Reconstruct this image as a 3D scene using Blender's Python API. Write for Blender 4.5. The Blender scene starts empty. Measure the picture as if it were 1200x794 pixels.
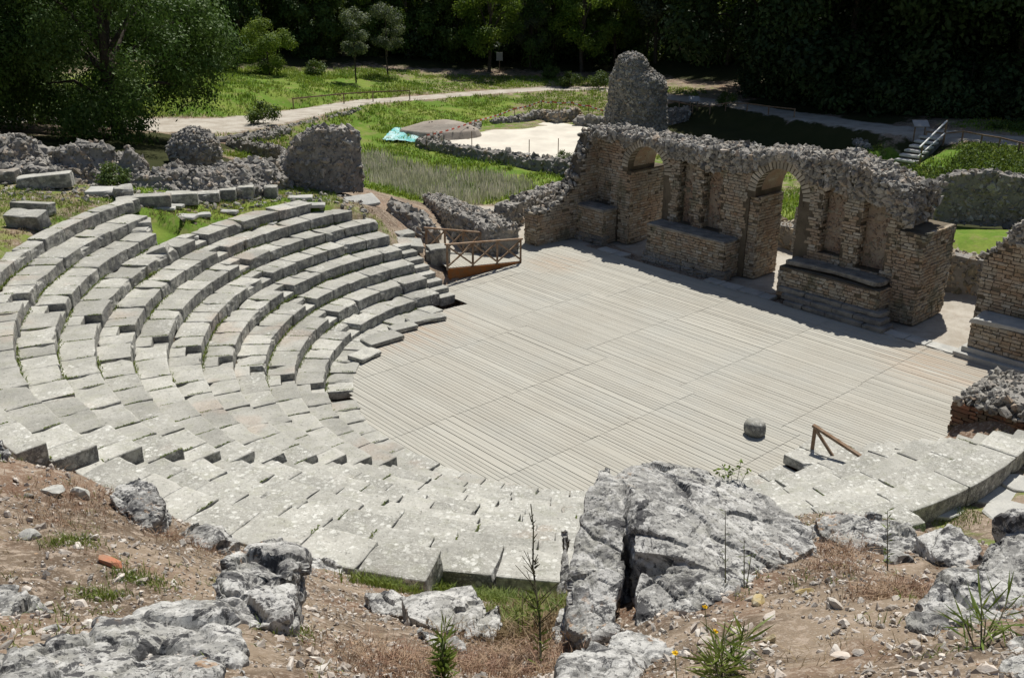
import bpy, bmesh, math, random
import numpy as np
from mathutils import Vector, Matrix

scene = bpy.context.scene
COL = scene.collection
R_ = np.random.RandomState
rad = math.radians

# ------------------------------------------------------------------ camera
F_PX, PITCH, ROLL, CAM_Z = 1108.4, 0.38019, 0.0035, 11.0     # focal length in px of a 1200 px wide picture
_fw = np.array([0, math.cos(PITCH), -math.sin(PITCH)])
_u0 = np.array([0, math.sin(PITCH), math.cos(PITCH)])
_r0 = np.array([1.0, 0, 0])
_rt = math.cos(ROLL)*_r0 + math.sin(ROLL)*_u0
_up = -math.sin(ROLL)*_r0 + math.cos(ROLL)*_u0
CAM = np.array([0, 0, CAM_Z])
cam_d = bpy.data.cameras.new('camera')
cam_d.sensor_width = 36.0
cam_d.lens = F_PX/1200*36
cam_d.clip_start, cam_d.clip_end = 0.05, 2000
cam = bpy.data.objects.new('camera', cam_d)
COL.objects.link(cam)
M = Matrix.Identity(4)
for i in range(3):
    M[i][0], M[i][1], M[i][2], M[i][3] = _rt[i], _up[i], -_fw[i], CAM[i]
cam.matrix_world = M
scene.camera = cam

# ------------------------------------------------------------------ light
SUN_EL, SUN_AZ = rad(60.0), math.atan2(1.654, 0.479)          # azimuth measured from +x, sun stands behind the stage
world = bpy.data.worlds.new('World')
scene.world = world
world.use_nodes = True
wn = world.node_tree
bg = wn.nodes['Background']
sky = wn.nodes.new('ShaderNodeTexSky')
sky.sky_type = 'NISHITA'
sky.sun_disc = False
sky.sun_elevation = SUN_EL
sky.sun_rotation = math.pi/2 - SUN_AZ
sky.altitude = 20
wn.links.new(sky.outputs[0], bg.inputs['Color'])
bg.inputs['Strength'].default_value = 0.066
sd = bpy.data.lights.new('sun', 'SUN')
sd.energy = 4.9
sd.angle = rad(0.5)
sd.color = (1.0, 0.955, 0.88)
sun = bpy.data.objects.new('sun', sd)
COL.objects.link(sun)
SUNV = np.array([math.cos(SUN_EL)*math.cos(SUN_AZ), math.cos(SUN_EL)*math.sin(SUN_AZ), math.sin(SUN_EL)])
sun.rotation_euler = Vector(SUNV).to_track_quat('Z', 'Y').to_euler()
sun.location = (20, 60, 60)
vs = scene.view_settings
vs.view_transform = 'Standard'
vs.look = 'None'
vs.exposure = 0.24
vs.gamma = 1.0
scene.cycles.max_bounces = 6
scene.cycles.diffuse_bounces = 3

# ------------------------------------------------------------------ theatre frame
C0 = np.array([2.3085, 25.0587])                              # centre of the orchestra
AZ = 2.29906
A = np.array([math.cos(AZ), math.sin(AZ)])                    # along the stage wall, to its far end
B = np.array([-A[1], A[0]])                                   # from the stage towards the seats
R0, R1, TR, HR = 6.8, 7.57, 0.76, 0.351                       # orchestra radius, first seat radius, tread, riser


def W(u, v, z=0.0):
    q = C0 + u*A + v*B
    return np.array([q[0], q[1], z])


def pol(r, deg, z=0.0):
    return np.array([C0[0] + r*math.cos(rad(deg)), C0[1] + r*math.sin(rad(deg)), z])


def ray(px, py):
    d = _fw + (px-600)/F_PX*_rt - (py-397)/F_PX*_up
    return d


def G(px, py, z=0.0):
    d = ray(px, py)
    return CAM + (z-CAM_Z)/d[2]*d


def Gd(px, py, dist):
    d = ray(px, py)
    return CAM + dist*d/np.linalg.norm(d)


# ------------------------------------------------------------------ noise
def _hash(ix, iy, iz, seed):
    h = (ix.astype(np.uint32)*np.uint32(374761393) + iy.astype(np.uint32)*np.uint32(668265263)
         + iz.astype(np.uint32)*np.uint32(2147483647) + np.uint32(seed*144665 & 0xffffffff))
    h = (h ^ (h >> np.uint32(13)))*np.uint32(1274126177)
    h = (h ^ (h >> np.uint32(16)))*np.uint32(2246822519)
    h = h ^ (h >> np.uint32(13))
    return (h & np.uint32(0xffffff)).astype(np.float64)/0xffffff


def vnoise(P, seed=0):
    P = np.asarray(P, float)
    i = np.floor(P).astype(np.int64)
    f = P-i
    f = f*f*(3-2*f)
    out = 0
    for dx in (0, 1):
        for dy in (0, 1):
            for dz in (0, 1):
                w = (f[:, 0] if dx else 1-f[:, 0])*(f[:, 1] if dy else 1-f[:, 1])*(f[:, 2] if dz else 1-f[:, 2])
                out = out + w*_hash(i[:, 0]+dx, i[:, 1]+dy, i[:, 2]+dz, seed)
    return out*2-1


def fbm(P, scale=1.0, octv=4, seed=0, gain=0.5):
    P = np.asarray(P, float)*scale
    a, s, t = 1.0, 0, 0
    for k in range(octv):
        s = s + a*vnoise(P*(2.03**k)+k*17.3, seed+k)
        t += a
        a *= gain
    return s/t


# ------------------------------------------------------------------ mesh helpers
def mesh_data(name, V, F, mat=None, rnd=None, smooth=False, attrs=None):
    V = np.asarray(V, np.float32).reshape(-1, 3)
    if isinstance(F, np.ndarray):
        F = [F]
    F = [np.asarray(f, np.int32) for f in F if len(f)]
    me = bpy.data.meshes.new(name)
    me.vertices.add(len(V))
    me.vertices.foreach_set('co', V.ravel())
    nl = sum(f.size for f in F)
    npoly = sum(len(f) for f in F)
    me.loops.add(nl)
    me.loops.foreach_set('vertex_index', np.concatenate([f.ravel() for f in F]))
    me.polygons.add(npoly)
    tot = np.concatenate([np.full(len(f), f.shape[1], np.int32) for f in F])
    st = np.concatenate([[0], np.cumsum(tot)[:-1]]).astype(np.int32)
    me.polygons.foreach_set('loop_start', st)
    me.polygons.foreach_set('loop_total', tot)
    me.polygons.foreach_set('use_smooth', np.full(npoly, bool(smooth)))
    me.update(calc_edges=True)
    if rnd is not None:
        at = me.attributes.new('rnd', 'FLOAT', 'POINT')
        at.data.foreach_set('value', np.asarray(rnd, np.float32)*np.ones(len(V), np.float32))
    for k, v in (attrs or {}).items():
        at = me.attributes.new(k, 'FLOAT', 'POINT')
        at.data.foreach_set('value', np.asarray(v, np.float32))
    if mat:
        me.materials.append(mat)
    return me


def thing(name, label, cat, loc, group=None):
    o = bpy.data.objects.new(name, None)
    o.empty_display_size = 0.2
    COL.objects.link(o)
    o.location = Vector([float(a) for a in loc])
    o['label'] = label
    o['category'] = cat
    o['kind'] = 'thing'
    if group:
        o['group'] = group
    return o


def base_of(o):
    p = np.array(o.location)
    while o.parent:
        o = o.parent
        p = p+np.array(o.location)
    return p


def part(name, V, F, mat, parent=None, rnd=None, smooth=False, kind=None, attrs=None, label=None, at=None):
    """One mesh object from world coordinates; its origin is its parent's or `at`."""
    V = np.asarray(V, float).reshape(-1, 3)
    po = base_of(parent) if parent else np.zeros(3)
    org = np.asarray(at, float) if at is not None else po
    o = bpy.data.objects.new(name, mesh_data(name, V-org, F, mat, rnd, smooth, attrs))
    COL.objects.link(o)
    if parent:
        o.parent = parent
    o.location = Vector([float(a) for a in (org-po)])
    if kind:
        o['kind'] = kind
    if label:
        o['label'] = label
    return o


def tag(o, label, cat, group=None, kind=None):
    o['label'] = label
    if cat:
        o['category'] = cat
    if group:
        o['group'] = group
    o['kind'] = kind or 'thing'
    return o


def box_surface(lines):
    """Closed cube surface on the given grid lines (values in -1..1); returns verts and quads."""
    n = len(lines)
    idx, V, F = {}, [], []

    def vid(i, j, k):
        key = (i, j, k)
        if key not in idx:
            idx[key] = len(V)
            V.append((lines[i], lines[j], lines[k]))
        return idx[key]
    m = n-1
    for a in range(m):
        for b in range(m):
            F.append((vid(a, b, 0), vid(a, b+1, 0), vid(a+1, b+1, 0), vid(a+1, b, 0)))
            F.append((vid(a, b, m), vid(a+1, b, m), vid(a+1, b+1, m), vid(a, b+1, m)))
            F.append((vid(a, 0, b), vid(a+1, 0, b), vid(a+1, 0, b+1), vid(a, 0, b+1)))
            F.append((vid(a, m, b), vid(a, m, b+1), vid(a+1, m, b+1), vid(a+1, m, b)))
            F.append((vid(0, a, b), vid(0, a, b+1), vid(0, a+1, b+1), vid(0, a+1, b)))
            F.append((vid(m, a, b), vid(m, a+1, b), vid(m, a+1, b+1), vid(m, a, b+1)))
    return np.array(V, float), np.array(F, np.int32)


RB_V, RB_F = box_surface([-1, -0.9, -0.45, 0, 0.45, 0.9, 1])
RS_V, RS_F = box_surface([-1, -0.8, 0, 0.8, 1])
BX_V = np.array([(-1, -1, -1), (1, -1, -1), (1, 1, -1), (-1, 1, -1), (-1, -1, 1), (1, -1, 1), (1, 1, 1), (-1, 1, 1)], float)
BX_F = np.array([(0, 3, 2, 1), (4, 5, 6, 7), (0, 1, 5, 4), (1, 2, 6, 5), (2, 3, 7, 6), (3, 0, 4, 7)], np.int32)


def worn_box(hd, seed, bev=0.03, amp=0.012, chip=0.06, tmpl=None):
    """A weathered block of half sizes hd, in its own coordinates."""
    T = (tmpl or (RB_V, RB_F))[0]
    hd = np.asarray(hd, float)
    P = T*hd
    b = min(bev, hd.min()*0.6)
    q = np.clip(P, -(hd-b), hd-b)
    d = P-q
    n = np.linalg.norm(d, axis=1, keepdims=True)
    # points away from an edge lie b off the inner box on one axis already
    P = np.where(n > 1e-9, q+b*d/np.maximum(n, 1e-9), P)
    nd = P/np.maximum(np.linalg.norm(P/hd, axis=1, keepdims=True), 1e-6)
    nd = nd/np.maximum(np.linalg.norm(nd, axis=1, keepdims=True), 1e-9)
    S = P+seed*7.13
    edge = (np.abs(T) > 0.85).sum(1)
    P = P+d/np.maximum(n, 1e-9)*(amp*fbm(S, 6, 3, 3)[:, None])
    c = np.maximum(0, fbm(S, 2.3, 2, 11)-0.12)*chip*(edge-0.6)*2.0
    P = P-nd*np.maximum(c, 0)[:, None]
    return P


def tubes(P0, P1, r0, r1=None, sides=8):
    """Straight tapered rods from P0[i] to P1[i]; returns verts and quads."""
    P0 = np.atleast_2d(np.asarray(P0, float))
    P1 = np.atleast_2d(np.asarray(P1, float))
    n = len(P0)
    r0 = np.ones(n)*r0
    r1 = r0 if r1 is None else np.ones(n)*r1
    d = P1-P0
    d = d/np.maximum(np.linalg.norm(d, axis=1, keepdims=True), 1e-9)
    ref = np.where(np.abs(d[:, 2:3]) > 0.9, np.array([[1.0, 0, 0]]), np.array([[0, 0, 1.0]]))
    e1 = np.cross(d, ref)
    e1 /= np.linalg.norm(e1, axis=1, keepdims=True)
    e2 = np.cross(d, e1)
    a = np.arange(sides)*2*math.pi/sides
    ring = e1[:, None, :]*np.cos(a)[None, :, None]+e2[:, None, :]*np.sin(a)[None, :, None]
    V = np.concatenate([P0[:, None]+ring*r0[:, None, None], P1[:, None]+ring*r1[:, None, None]], 1)
    k = np.arange(sides)
    q = np.stack([k, (k+1) % sides, (k+1) % sides+sides, k+sides], 1)
    F = (q[None]+(np.arange(n)*2*sides)[:, None, None]).reshape(-1, 4)
    caps = np.concatenate([np.arange(sides)[::-1][None]+(np.arange(n)*2*sides)[:, None],
                           np.arange(sides)[None]+sides+(np.arange(n)*2*sides)[:, None]])
    return V.reshape(-1, 3), [F[:, ::-1], caps[:, ::-1]]


def beam(p0, p1, w, h, up=(0, 0, 1)):
    """Squared timber from p0 to p1."""
    p0, p1 = np.asarray(p0, float), np.asarray(p1, float)
    d = p1-p0
    L = np.linalg.norm(d)
    d /= L
    s = np.cross(d, up)
    if np.linalg.norm(s) < 1e-6:
        s = np.cross(d, (1, 0, 0))
    s /= np.linalg.norm(s)
    t = np.cross(s, d)
    V = (p0+p1)/2+BX_V[:, :1]*d*L/2+BX_V[:, 1:2]*s*w/2+BX_V[:, 2:]*t*h/2
    return V, BX_F


def merge(lst):
    V, F, off = [], {}, 0
    for v, f in lst:
        v = np.asarray(v, float).reshape(-1, 3)
        for g in (f if isinstance(f, list) else [f]):
            g = np.asarray(g)
            if len(g):
                F.setdefault(g.shape[1], []).append(g+off)
        V.append(v)
        off += len(v)
    return np.concatenate(V), [np.concatenate(x) for x in F.values()]


def ico(sub):
    bm = bmesh.new()
    bmesh.ops.create_icosphere(bm, subdivisions=sub, radius=1)
    bm.verts.ensure_lookup_table()
    V = np.array([v.co[:] for v in bm.verts])
    F = np.array([[v.index for v in f.verts] for f in bm.faces], np.int32)
    bm.free()
    return V, F


ICO1, ICO2 = ico(1), ico(2)


def stone_template(seed, fine=False):
    """A broken stone: the hull of a few random points (finer ones are rounded pebbles)."""
    r = R_(seed)
    if fine:
        V, F = ICO2
        V = V.copy()
        for _ in range(9):
            n = r.normal(size=3)
            n /= np.linalg.norm(n)
            h = r.uniform(0.4, 0.75)
            V = V-np.outer(np.maximum(0, V@n-h), n)
        return V, F
    p = r.normal(size=(10, 3))
    p /= np.linalg.norm(p, axis=1, keepdims=True)
    p = np.sign(p)*np.abs(p)**0.75*r.uniform(0.8, 1.15, (10, 1))
    bm = bmesh.new()
    for q in p:
        bm.verts.new(q)
    h = bmesh.ops.convex_hull(bm, input=bm.verts)
    bmesh.ops.delete(bm, geom=[g for g in h['geom_interior'] if isinstance(g, bmesh.types.BMVert)], context='VERTS')
    bm.verts.index_update()
    V = np.array([v.co[:] for v in bm.verts])
    F = np.array([[v.index for v in f.verts] for f in bm.faces if len(f.verts) == 3], np.int32)
    bm.free()
    return V, F


ST = [stone_template(s) for s in range(12)]
for _k in range(5):
    _v, _f = ICO1
    ST.append((_v*(1+0.28*vnoise(_v*1.3+_k*5.1, 3)[:, None]+0.12*vnoise(_v*3.1+_k*7.7, 9)[:, None]), _f))
STF = [stone_template(s+50, True) for s in range(6)]


def rot_batch(n, rs, tilt=1.0):
    q = rs.normal(size=(n, 4))
    if tilt < 1:
        q[:, 1:3] *= tilt
    q /= np.linalg.norm(q, axis=1, keepdims=True)
    w, x, y, z = q.T
    return np.stack([1-2*(y*y+z*z), 2*(x*y-z*w), 2*(x*z+y*w), 2*(x*y+z*w), 1-2*(x*x+z*z), 2*(y*z-x*w),
                     2*(x*z-y*w), 2*(y*z+x*w), 1-2*(x*x+y*y)], 1).reshape(n, 3, 3)


def stones(P, size, rs, flat=(0.55, 0.9), fine=False, tilt=1.0):
    """Many stones at points P; returns verts, tris, per-vertex random value."""
    P = np.asarray(P, float).reshape(-1, 3)
    T = STF if fine else ST
    n = len(P)
    size = np.ones(n)*size
    which = rs.randint(0, len(T), n)
    sc = np.stack([size*rs.uniform(0.9, 1.55, n), size*rs.uniform(0.7, 1.05, n), size*rs.uniform(flat[0], flat[1], n)], 1)
    Rm = rot_batch(n, rs, tilt)
    rv = rs.uniform(size=n)
    Vs, Fs, Rs, off = [], [], [], 0
    for t in range(len(T)):
        s = np.where(which == t)[0]
        if not len(s):
            continue
        tv, tf = T[t]
        v = np.einsum('nij,nvj->nvi', Rm[s], tv[None]*sc[s][:, None])+P[s][:, None]
        Vs.append(v.reshape(-1, 3))
        Fs.append((tf[None]+(np.arange(len(s))*len(tv))[:, None, None]).reshape(-1, 3)+off)
        Rs.append(np.repeat(rv[s], len(tv)))
        off += len(s)*len(tv)
    return np.concatenate(Vs), np.concatenate(Fs), np.concatenate(Rs)


def tri_of(F):
    out = []
    for f in (F if isinstance(F, list) else [F]):
        f = np.asarray(f)
        for k in range(1, f.shape[1]-1):
            out.append(f[:, [0, k, k+1]])
    return np.concatenate(out)


def sample_surface(V, F, n, rs, wfun=None):
    T = tri_of(F)
    a, b, c = V[T[:, 0]], V[T[:, 1]], V[T[:, 2]]
    N = np.cross(b-a, c-a)
    ar = np.linalg.norm(N, axis=1)
    N = N/np.maximum(ar, 1e-12)[:, None]
    w = ar.copy()
    if wfun is not None:
        w = w*wfun((a+b+c)/3, N)
    k = rs.choice(len(T), n, p=w/w.sum())
    r1, r2 = np.sqrt(rs.uniform(size=n)), rs.uniform(size=n)
    P = a[k]*(1-r1)[:, None]+b[k]*(r1*(1-r2))[:, None]+c[k]*(r1*r2)[:, None]
    return P, N[k]


# ------------------------------------------------------------------ materials
class Sh:
    def __init__(s, name, rough=0.9, spec=0.2):
        s.m = bpy.data.materials.new(name)
        s.m.use_nodes = True
        s.t = s.m.node_tree
        s.b = s.t.nodes['Principled BSDF']
        s.b.inputs['Roughness'].default_value = rough
        s.b.inputs['Specular IOR Level'].default_value = spec
        s._pos = None

    def node(s, typ, **props):
        n = s.t.nodes.new(typ)
        for k, v in props.items():
            setattr(n, k, v)
        return n

    def link(s, a, b):
        if hasattr(a, 'is_linked') or isinstance(a, bpy.types.NodeSocket):
            s.t.links.new(a, b)
        elif isinstance(a, (tuple, list)):
            b.default_value = tuple(a)+((1.0,) if len(a) == 3 and len(b.default_value) == 4 else ())
        else:
            b.default_value = a

    def pos(s):
        if s._pos is None:
            s._pos = s.node('ShaderNodeNewGeometry').outputs['Position']
        return s._pos

    def normal_z(s):
        g = s.node('ShaderNodeNewGeometry')
        x = s.node('ShaderNodeSeparateXYZ')
        s.link(g.outputs['Normal'], x.inputs[0])
        return x.outputs[2]

    def mapping(s, scale=(1, 1, 1), rot=(0, 0, 0), vec=None):
        n = s.node('ShaderNodeMapping')
        s.link(vec or s.pos(), n.inputs['Vector'])
        n.inputs['Scale'].default_value = scale
        n.inputs['Rotation'].default_value = rot
        return n.outputs[0]

    def noise(s, scale, detail=4, rough=0.55, vec=None, dist=0.0):
        n = s.node('ShaderNodeTexNoise')
        s.link(vec or s.pos(), n.inputs['Vector'])
        n.inputs['Scale'].default_value = scale
        n.inputs['Detail'].default_value = detail
        n.inputs['Roughness'].default_value = rough
        n.inputs['Distortion'].default_value = dist
        return n.outputs[0]

    def vor(s, scale, feature='F1', vec=None, out=0, rand=1.0):
        n = s.node('ShaderNodeTexVoronoi', feature=feature)
        s.link(vec or s.pos(), n.inputs['Vector'])
        n.inputs['Scale'].default_value = scale
        n.inputs['Randomness'].default_value = rand
        return n.outputs[out]

    def ramp(s, fac, stops, interp='LINEAR'):
        n = s.node('ShaderNodeValToRGB')
        n.color_ramp.interpolation = interp
        s.link(fac, n.inputs[0])
        e = n.color_ramp.elements
        while len(e) < len(stops):
            e.new(0.5)
        for el, (p, c) in zip(e, stops):
            el.position = p
            el.color = (c, c, c, 1) if isinstance(c, (int, float)) else tuple(c)+(1,)
        return n.outputs[0]

    def mix(s, fac, a, b, blend='MIX'):
        n = s.node('ShaderNodeMix', data_type='RGBA', blend_type=blend)
        s.link(fac, n.inputs[0])
        s.link(a, n.inputs[6])
        s.link(b, n.inputs[7])
        return n.outputs[2]

    def math(s, op, a, b=0.0, clamp=False):
        n = s.node('ShaderNodeMath', operation=op, use_clamp=clamp)
        s.link(a, n.inputs[0])
        s.link(b, n.inputs[1])
        return n.outputs[0]

    def attr(s, name):
        return s.node('ShaderNodeAttribute', attribute_name=name).outputs['Fac']

    def objrand(s):
        return s.node('ShaderNodeObjectInfo').outputs['Random']

    def step(s, fac, lo, hi):
        n = s.node('ShaderNodeMapRange', interpolation_type='SMOOTHSTEP')
        s.link(fac, n.inputs[0])
        n.inputs[1].default_value, n.inputs[2].default_value = lo, hi
        return n.outputs[0]

    def bump(s, height, strength=0.5, dist=0.02):
        n = s.node('ShaderNodeBump')
        n.inputs['Strength'].default_value = strength
        n.inputs['Distance'].default_value = dist
        s.link(height, n.inputs['Height'])
        s.link(n.outputs[0], s.b.inputs['Normal'])

    def color(s, c):
        s.link(c, s.b.inputs['Base Color'])
        return s

    def tint(s, col, fac, lo=0.75, hi=1.2):
        """brighten or darken a colour by a 0..1 value"""
        v = s.node('ShaderNodeMapRange')
        s.link(fac, v.inputs[0])
        v.inputs[3].default_value, v.inputs[4].default_value = lo, hi
        n = s.node('ShaderNodeMix', data_type='RGBA', blend_type='MULTIPLY')
        n.inputs[0].default_value = 1.0
        s.link(col, n.inputs[6])
        c = s.node('ShaderNodeCombineColor')
        for k in range(3):
            s.link(v.outputs[0], c.inputs[k])
        s.link(c.outputs[0], n.inputs[7])
        return n.outputs[2]


def make_seat_stone(name, white=0.5):
    s = Sh(name, 0.92, 0.15)
    big = s.noise(0.9, 5, 0.6)
    c = s.mix(s.step(big, 0.36, 0.62), (0.40, 0.392, 0.352), (0.31, 0.305, 0.272))
    c = s.mix(s.math('MULTIPLY', s.step(s.noise(3.3, 5, 0.6), 0.49, 0.66), 0.4), c, (0.30, 0.30, 0.235))
    c = s.mix(s.math('MULTIPLY', s.step(s.noise(0.5, 3), 0.58, 0.68), 0.35), c, (0.39, 0.30, 0.235))
    c = s.tint(c, s.attr('rnd'), 0.84, 1.15)
    c = s.tint(c, s.noise(9, 6, 0.7), 0.72, 1.28)
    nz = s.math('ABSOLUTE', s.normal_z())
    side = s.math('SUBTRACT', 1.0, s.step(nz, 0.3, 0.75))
    crust_shade = s.step(s.noise(5.0, 7, 0.7), 0.42, 0.56)  # dark lichen on upright faces, strengthened to paint in the risers' shade
    c = s.mix(s.math('MULTIPLY', s.math('MULTIPLY', side, crust_shade), 0.72), c, (0.10, 0.10, 0.105))
    # pale lichen: irregular blotches and small discs, in some places more than in others
    where = s.step(s.noise(0.7, 4, 0.6), 0.56-white*0.20, 0.64-white*0.16)
    blotch = s.step(s.noise(6.5, 7, 0.66, dist=0.3), 0.56-white*0.01, 0.585-white*0.01)
    wob = s.math('MULTIPLY', s.noise(21, 4, 0.65), 0.42)
    disc = s.math('SUBTRACT', 1.0, s.step(s.math('ADD', s.vor(7.0, 'F1'), wob), 0.46, 0.53))
    disc2 = s.math('SUBTRACT', 1.0, s.step(s.math('ADD', s.vor(17, 'F1'), wob), 0.40, 0.49))
    clus = s.step(s.noise(2.3, 5, 0.65), 0.42, 0.60)
    where = s.math('MULTIPLY', where, s.math('ADD', s.math('MULTIPLY', clus, 0.6), 0.4))
    li = s.math('MAXIMUM', s.math('MAXIMUM', s.math('MULTIPLY', blotch, 0.35), disc), s.math('MULTIPLY', disc2, 0.85))
    c = s.mix(s.math('MULTIPLY', s.math('MULTIPLY', li, where), 0.66+0.22*white), c, (0.62, 0.62, 0.575))
    sp = s.step(s.noise(38, 4, 0.65), 0.54, 0.60)
    c = s.mix(s.math('MULTIPLY', sp, 0.35*(0.6+white)), c, (0.50, 0.50, 0.45))
    pit = s.step(s.noise(19, 6, 0.72), 0.565, 0.63)
    c = s.mix(s.math('MULTIPLY', pit, 0.62), c, (0.10, 0.10, 0.09))
    s.color(c)
    h = s.math('ADD', s.math('MULTIPLY', s.noise(14, 7, 0.7), 0.7), s.math('MULTIPLY', s.noise(55, 4, 0.7), 0.3))
    s.bump(h, 0.7, 0.035)
    return s.m


def make_boulder(name, white=0.0):
    s = Sh(name, 0.95, 0.12)
    c = s.mix(s.step(s.noise(1.6, 6, 0.65, dist=0.4), 0.40, 0.58), (0.235, 0.232, 0.22), (0.37, 0.365, 0.342))
    c = s.mix(s.math('MULTIPLY', s.step(s.noise(2.4, 5, 0.65), 0.52, 0.60), 0.6), c, (0.33, 0.325, 0.29))
    c = s.mix(s.math('MULTIPLY', s.step(s.noise(2.6, 8, 0.70, dist=0.8), 0.515-0.05*white, 0.56-0.05*white), 0.8), c, (0.52, 0.515, 0.49))
    wl = s.step(s.noise(13, 7, 0.7, dist=0.3), 0.53-0.02*white, 0.57-0.02*white)
    c = s.mix(s.math('MULTIPLY', wl, 0.5), c, (0.62, 0.615, 0.585))
    c = s.tint(c, s.noise(28, 6, 0.75), 0.78, 1.22)
    where = s.step(s.noise(1.3, 4, 0.6), 0.36, 0.52)
    black = s.step(s.noise(6.0, 9, 0.76, dist=0.6), 0.515+0.025*white, 0.55+0.025*white)
    c = s.mix(s.math('MULTIPLY', s.math('MULTIPLY', black, where), 0.9), c, (0.05, 0.05, 0.054))
    b2 = s.step(s.noise(34, 6, 0.75), 0.55, 0.60)
    c = s.mix(s.math('MULTIPLY', b2, 0.75), c, (0.06, 0.06, 0.06))
    o1 = s.math('MULTIPLY', s.step(s.noise(1.7, 3), 0.58, 0.64), s.step(s.noise(14, 5, 0.65), 0.55, 0.60))
    c = s.mix(s.math('MULTIPLY', o1, 0.5), c, (0.40, 0.22, 0.09))
    s.color(c)
    h = s.math('ADD', s.math('MULTIPLY', s.noise(10, 9, 0.76), 0.7), s.math('MULTIPLY', s.noise(55, 6, 0.75), 0.3))
    s.bump(h, 0.7, 0.045)
    return s.m


def make_deck():
    s = Sh('weathered_deck_wood', 0.85, 0.2)
    rot = (0, 0, -AZ)
    n = s.node('ShaderNodeVectorRotate', rotation_type='Z_AXIS')
    s.link(s.pos(), n.inputs['Vector'])
    n.inputs['Angle'].default_value = -AZ
    loc = n.outputs[0]
    grain = s.noise(1.0, 6, 0.65, s.mapping((0.8, 60, 1), vec=loc))
    blot = s.noise(0.5, 4, 0.6)
    c = s.mix(s.step(grain, 0.3, 0.7), (0.34, 0.327, 0.282), (0.41, 0.397, 0.346))
    c = s.mix(s.math('MULTIPLY', s.step(blot, 0.42, 0.68), 0.45), c, (0.36, 0.36, 0.325))
    c = s.tint(c, s.attr('rnd'), 0.92, 1.07)
    # younger, browner boards near both sides
    warm = None
    for (q, r) in ((W(6.9, 2.2), 3.4), (W(-6.8, -8.2), 3.0), (W(8.2, -6.5), 1.6)):
        d = s.node('ShaderNodeVectorMath', operation='DISTANCE')
        s.link(s.pos(), d.inputs[0])
        d.inputs[1].default_value = tuple(q)
        w = s.math('SUBTRACT', 1.0, s.step(d.outputs['Value'], r*0.25, r))
        warm = w if warm is None else s.math('MAXIMUM', warm, w)
    patch = s.step(s.noise(1.0, 4, 0.6, s.mapping((0.5, 5, 1), vec=loc)), 0.34, 0.62)
    c = s.mix(s.math('MULTIPLY', s.math('MULTIPLY', warm, patch), 0.6), c, (0.36, 0.265, 0.185))
    dirt = s.step(s.noise(2.2, 5, 0.7), 0.60, 0.74)
    c = s.mix(s.math('MULTIPLY', dirt, 0.3), c, (0.19, 0.165, 0.13))
    wear = s.step(s.noise(0.28, 5, 0.65), 0.42, 0.62)
    c = s.mix(s.math('MULTIPLY', wear, 0.25), c, (0.30, 0.275, 0.225))
    s.color(c)
    s.bump(grain, 0.35, 0.006)
    return s.m


def make_brick():
    s = Sh('stage_brick', 0.93, 0.12)
    c = s.ramp(s.attr('rnd'), [(0.0, (0.32, 0.25, 0.17)), (0.2, (0.42, 0.36, 0.27)), (0.42, (0.31, 0.225, 0.15)), (0.58, (0.44, 0.395, 0.315)),
                               (0.75, (0.36, 0.29, 0.20)), (0.9, (0.52, 0.48, 0.40)), (1.0, (0.26, 0.23, 0.19))])
    grey = s.step(s.noise(0.9, 5, 0.62), 0.46, 0.60)
    c = s.mix(s.math('MULTIPLY', grey, 0.55), c, (0.33, 0.305, 0.255))
    rust = s.step(s.noise(0.8, 4, 0.6, s.mapping((1, 1, 1.6))), 0.52, 0.62)
    c = s.mix(s.math('MULTIPLY', rust, 0.38), c, (0.36, 0.225, 0.135))
    moss = s.step(s.noise(1.1, 5, 0.65, s.mapping((1, 1, 0.5))), 0.55, 0.62)
    c = s.mix(s.math('MULTIPLY', moss, 0.6), c, (0.11, 0.12, 0.08))
    c = s.tint(c, s.noise(18, 6, 0.7), 0.55, 1.42)
    c = s.mix(s.math('MULTIPLY', s.step(s.noise(8, 7, 0.72), 0.55, 0.61), 0.65), c, (0.07, 0.065, 0.055))
    s.color(c)
    s.bump(s.noise(24, 7, 0.72), 0.8, 0.04)
    return s.m


def make_rubble():
    s = Sh('rubble_stone', 0.94, 0.12)
    c = s.ramp(s.attr('rnd'), [(0.0, (0.12, 0.115, 0.105)), (0.25, (0.30, 0.285, 0.255)), (0.5, (0.38, 0.355, 0.31)), (0.68, (0.20, 0.19, 0.17)), (0.84, (0.46, 0.445, 0.405)), (0.94, (0.35, 0.275, 0.205)), (1.0, (0.58, 0.56, 0.51))])
    st = s.step(s.noise(0.7, 5, 0.65), 0.47, 0.60)
    c = s.mix(s.math('MULTIPLY', st, 0.45), c, (0.19, 0.185, 0.17))
    c = s.mix(s.math('MULTIPLY', s.step(s.noise(1.3, 4, 0.6), 0.56, 0.64), 0.35), c, (0.32, 0.25, 0.17))
    c = s.tint(c, s.noise(14, 6, 0.72), 0.6, 1.4)
    c = s.mix(s.math('MULTIPLY', s.step(s.noise(11, 7, 0.74), 0.545, 0.60), 0.8), c, (0.07, 0.07, 0.068))
    s.color(c)
    s.bump(s.noise(18, 7, 0.72), 0.8, 0.04)
    return s.m


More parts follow.
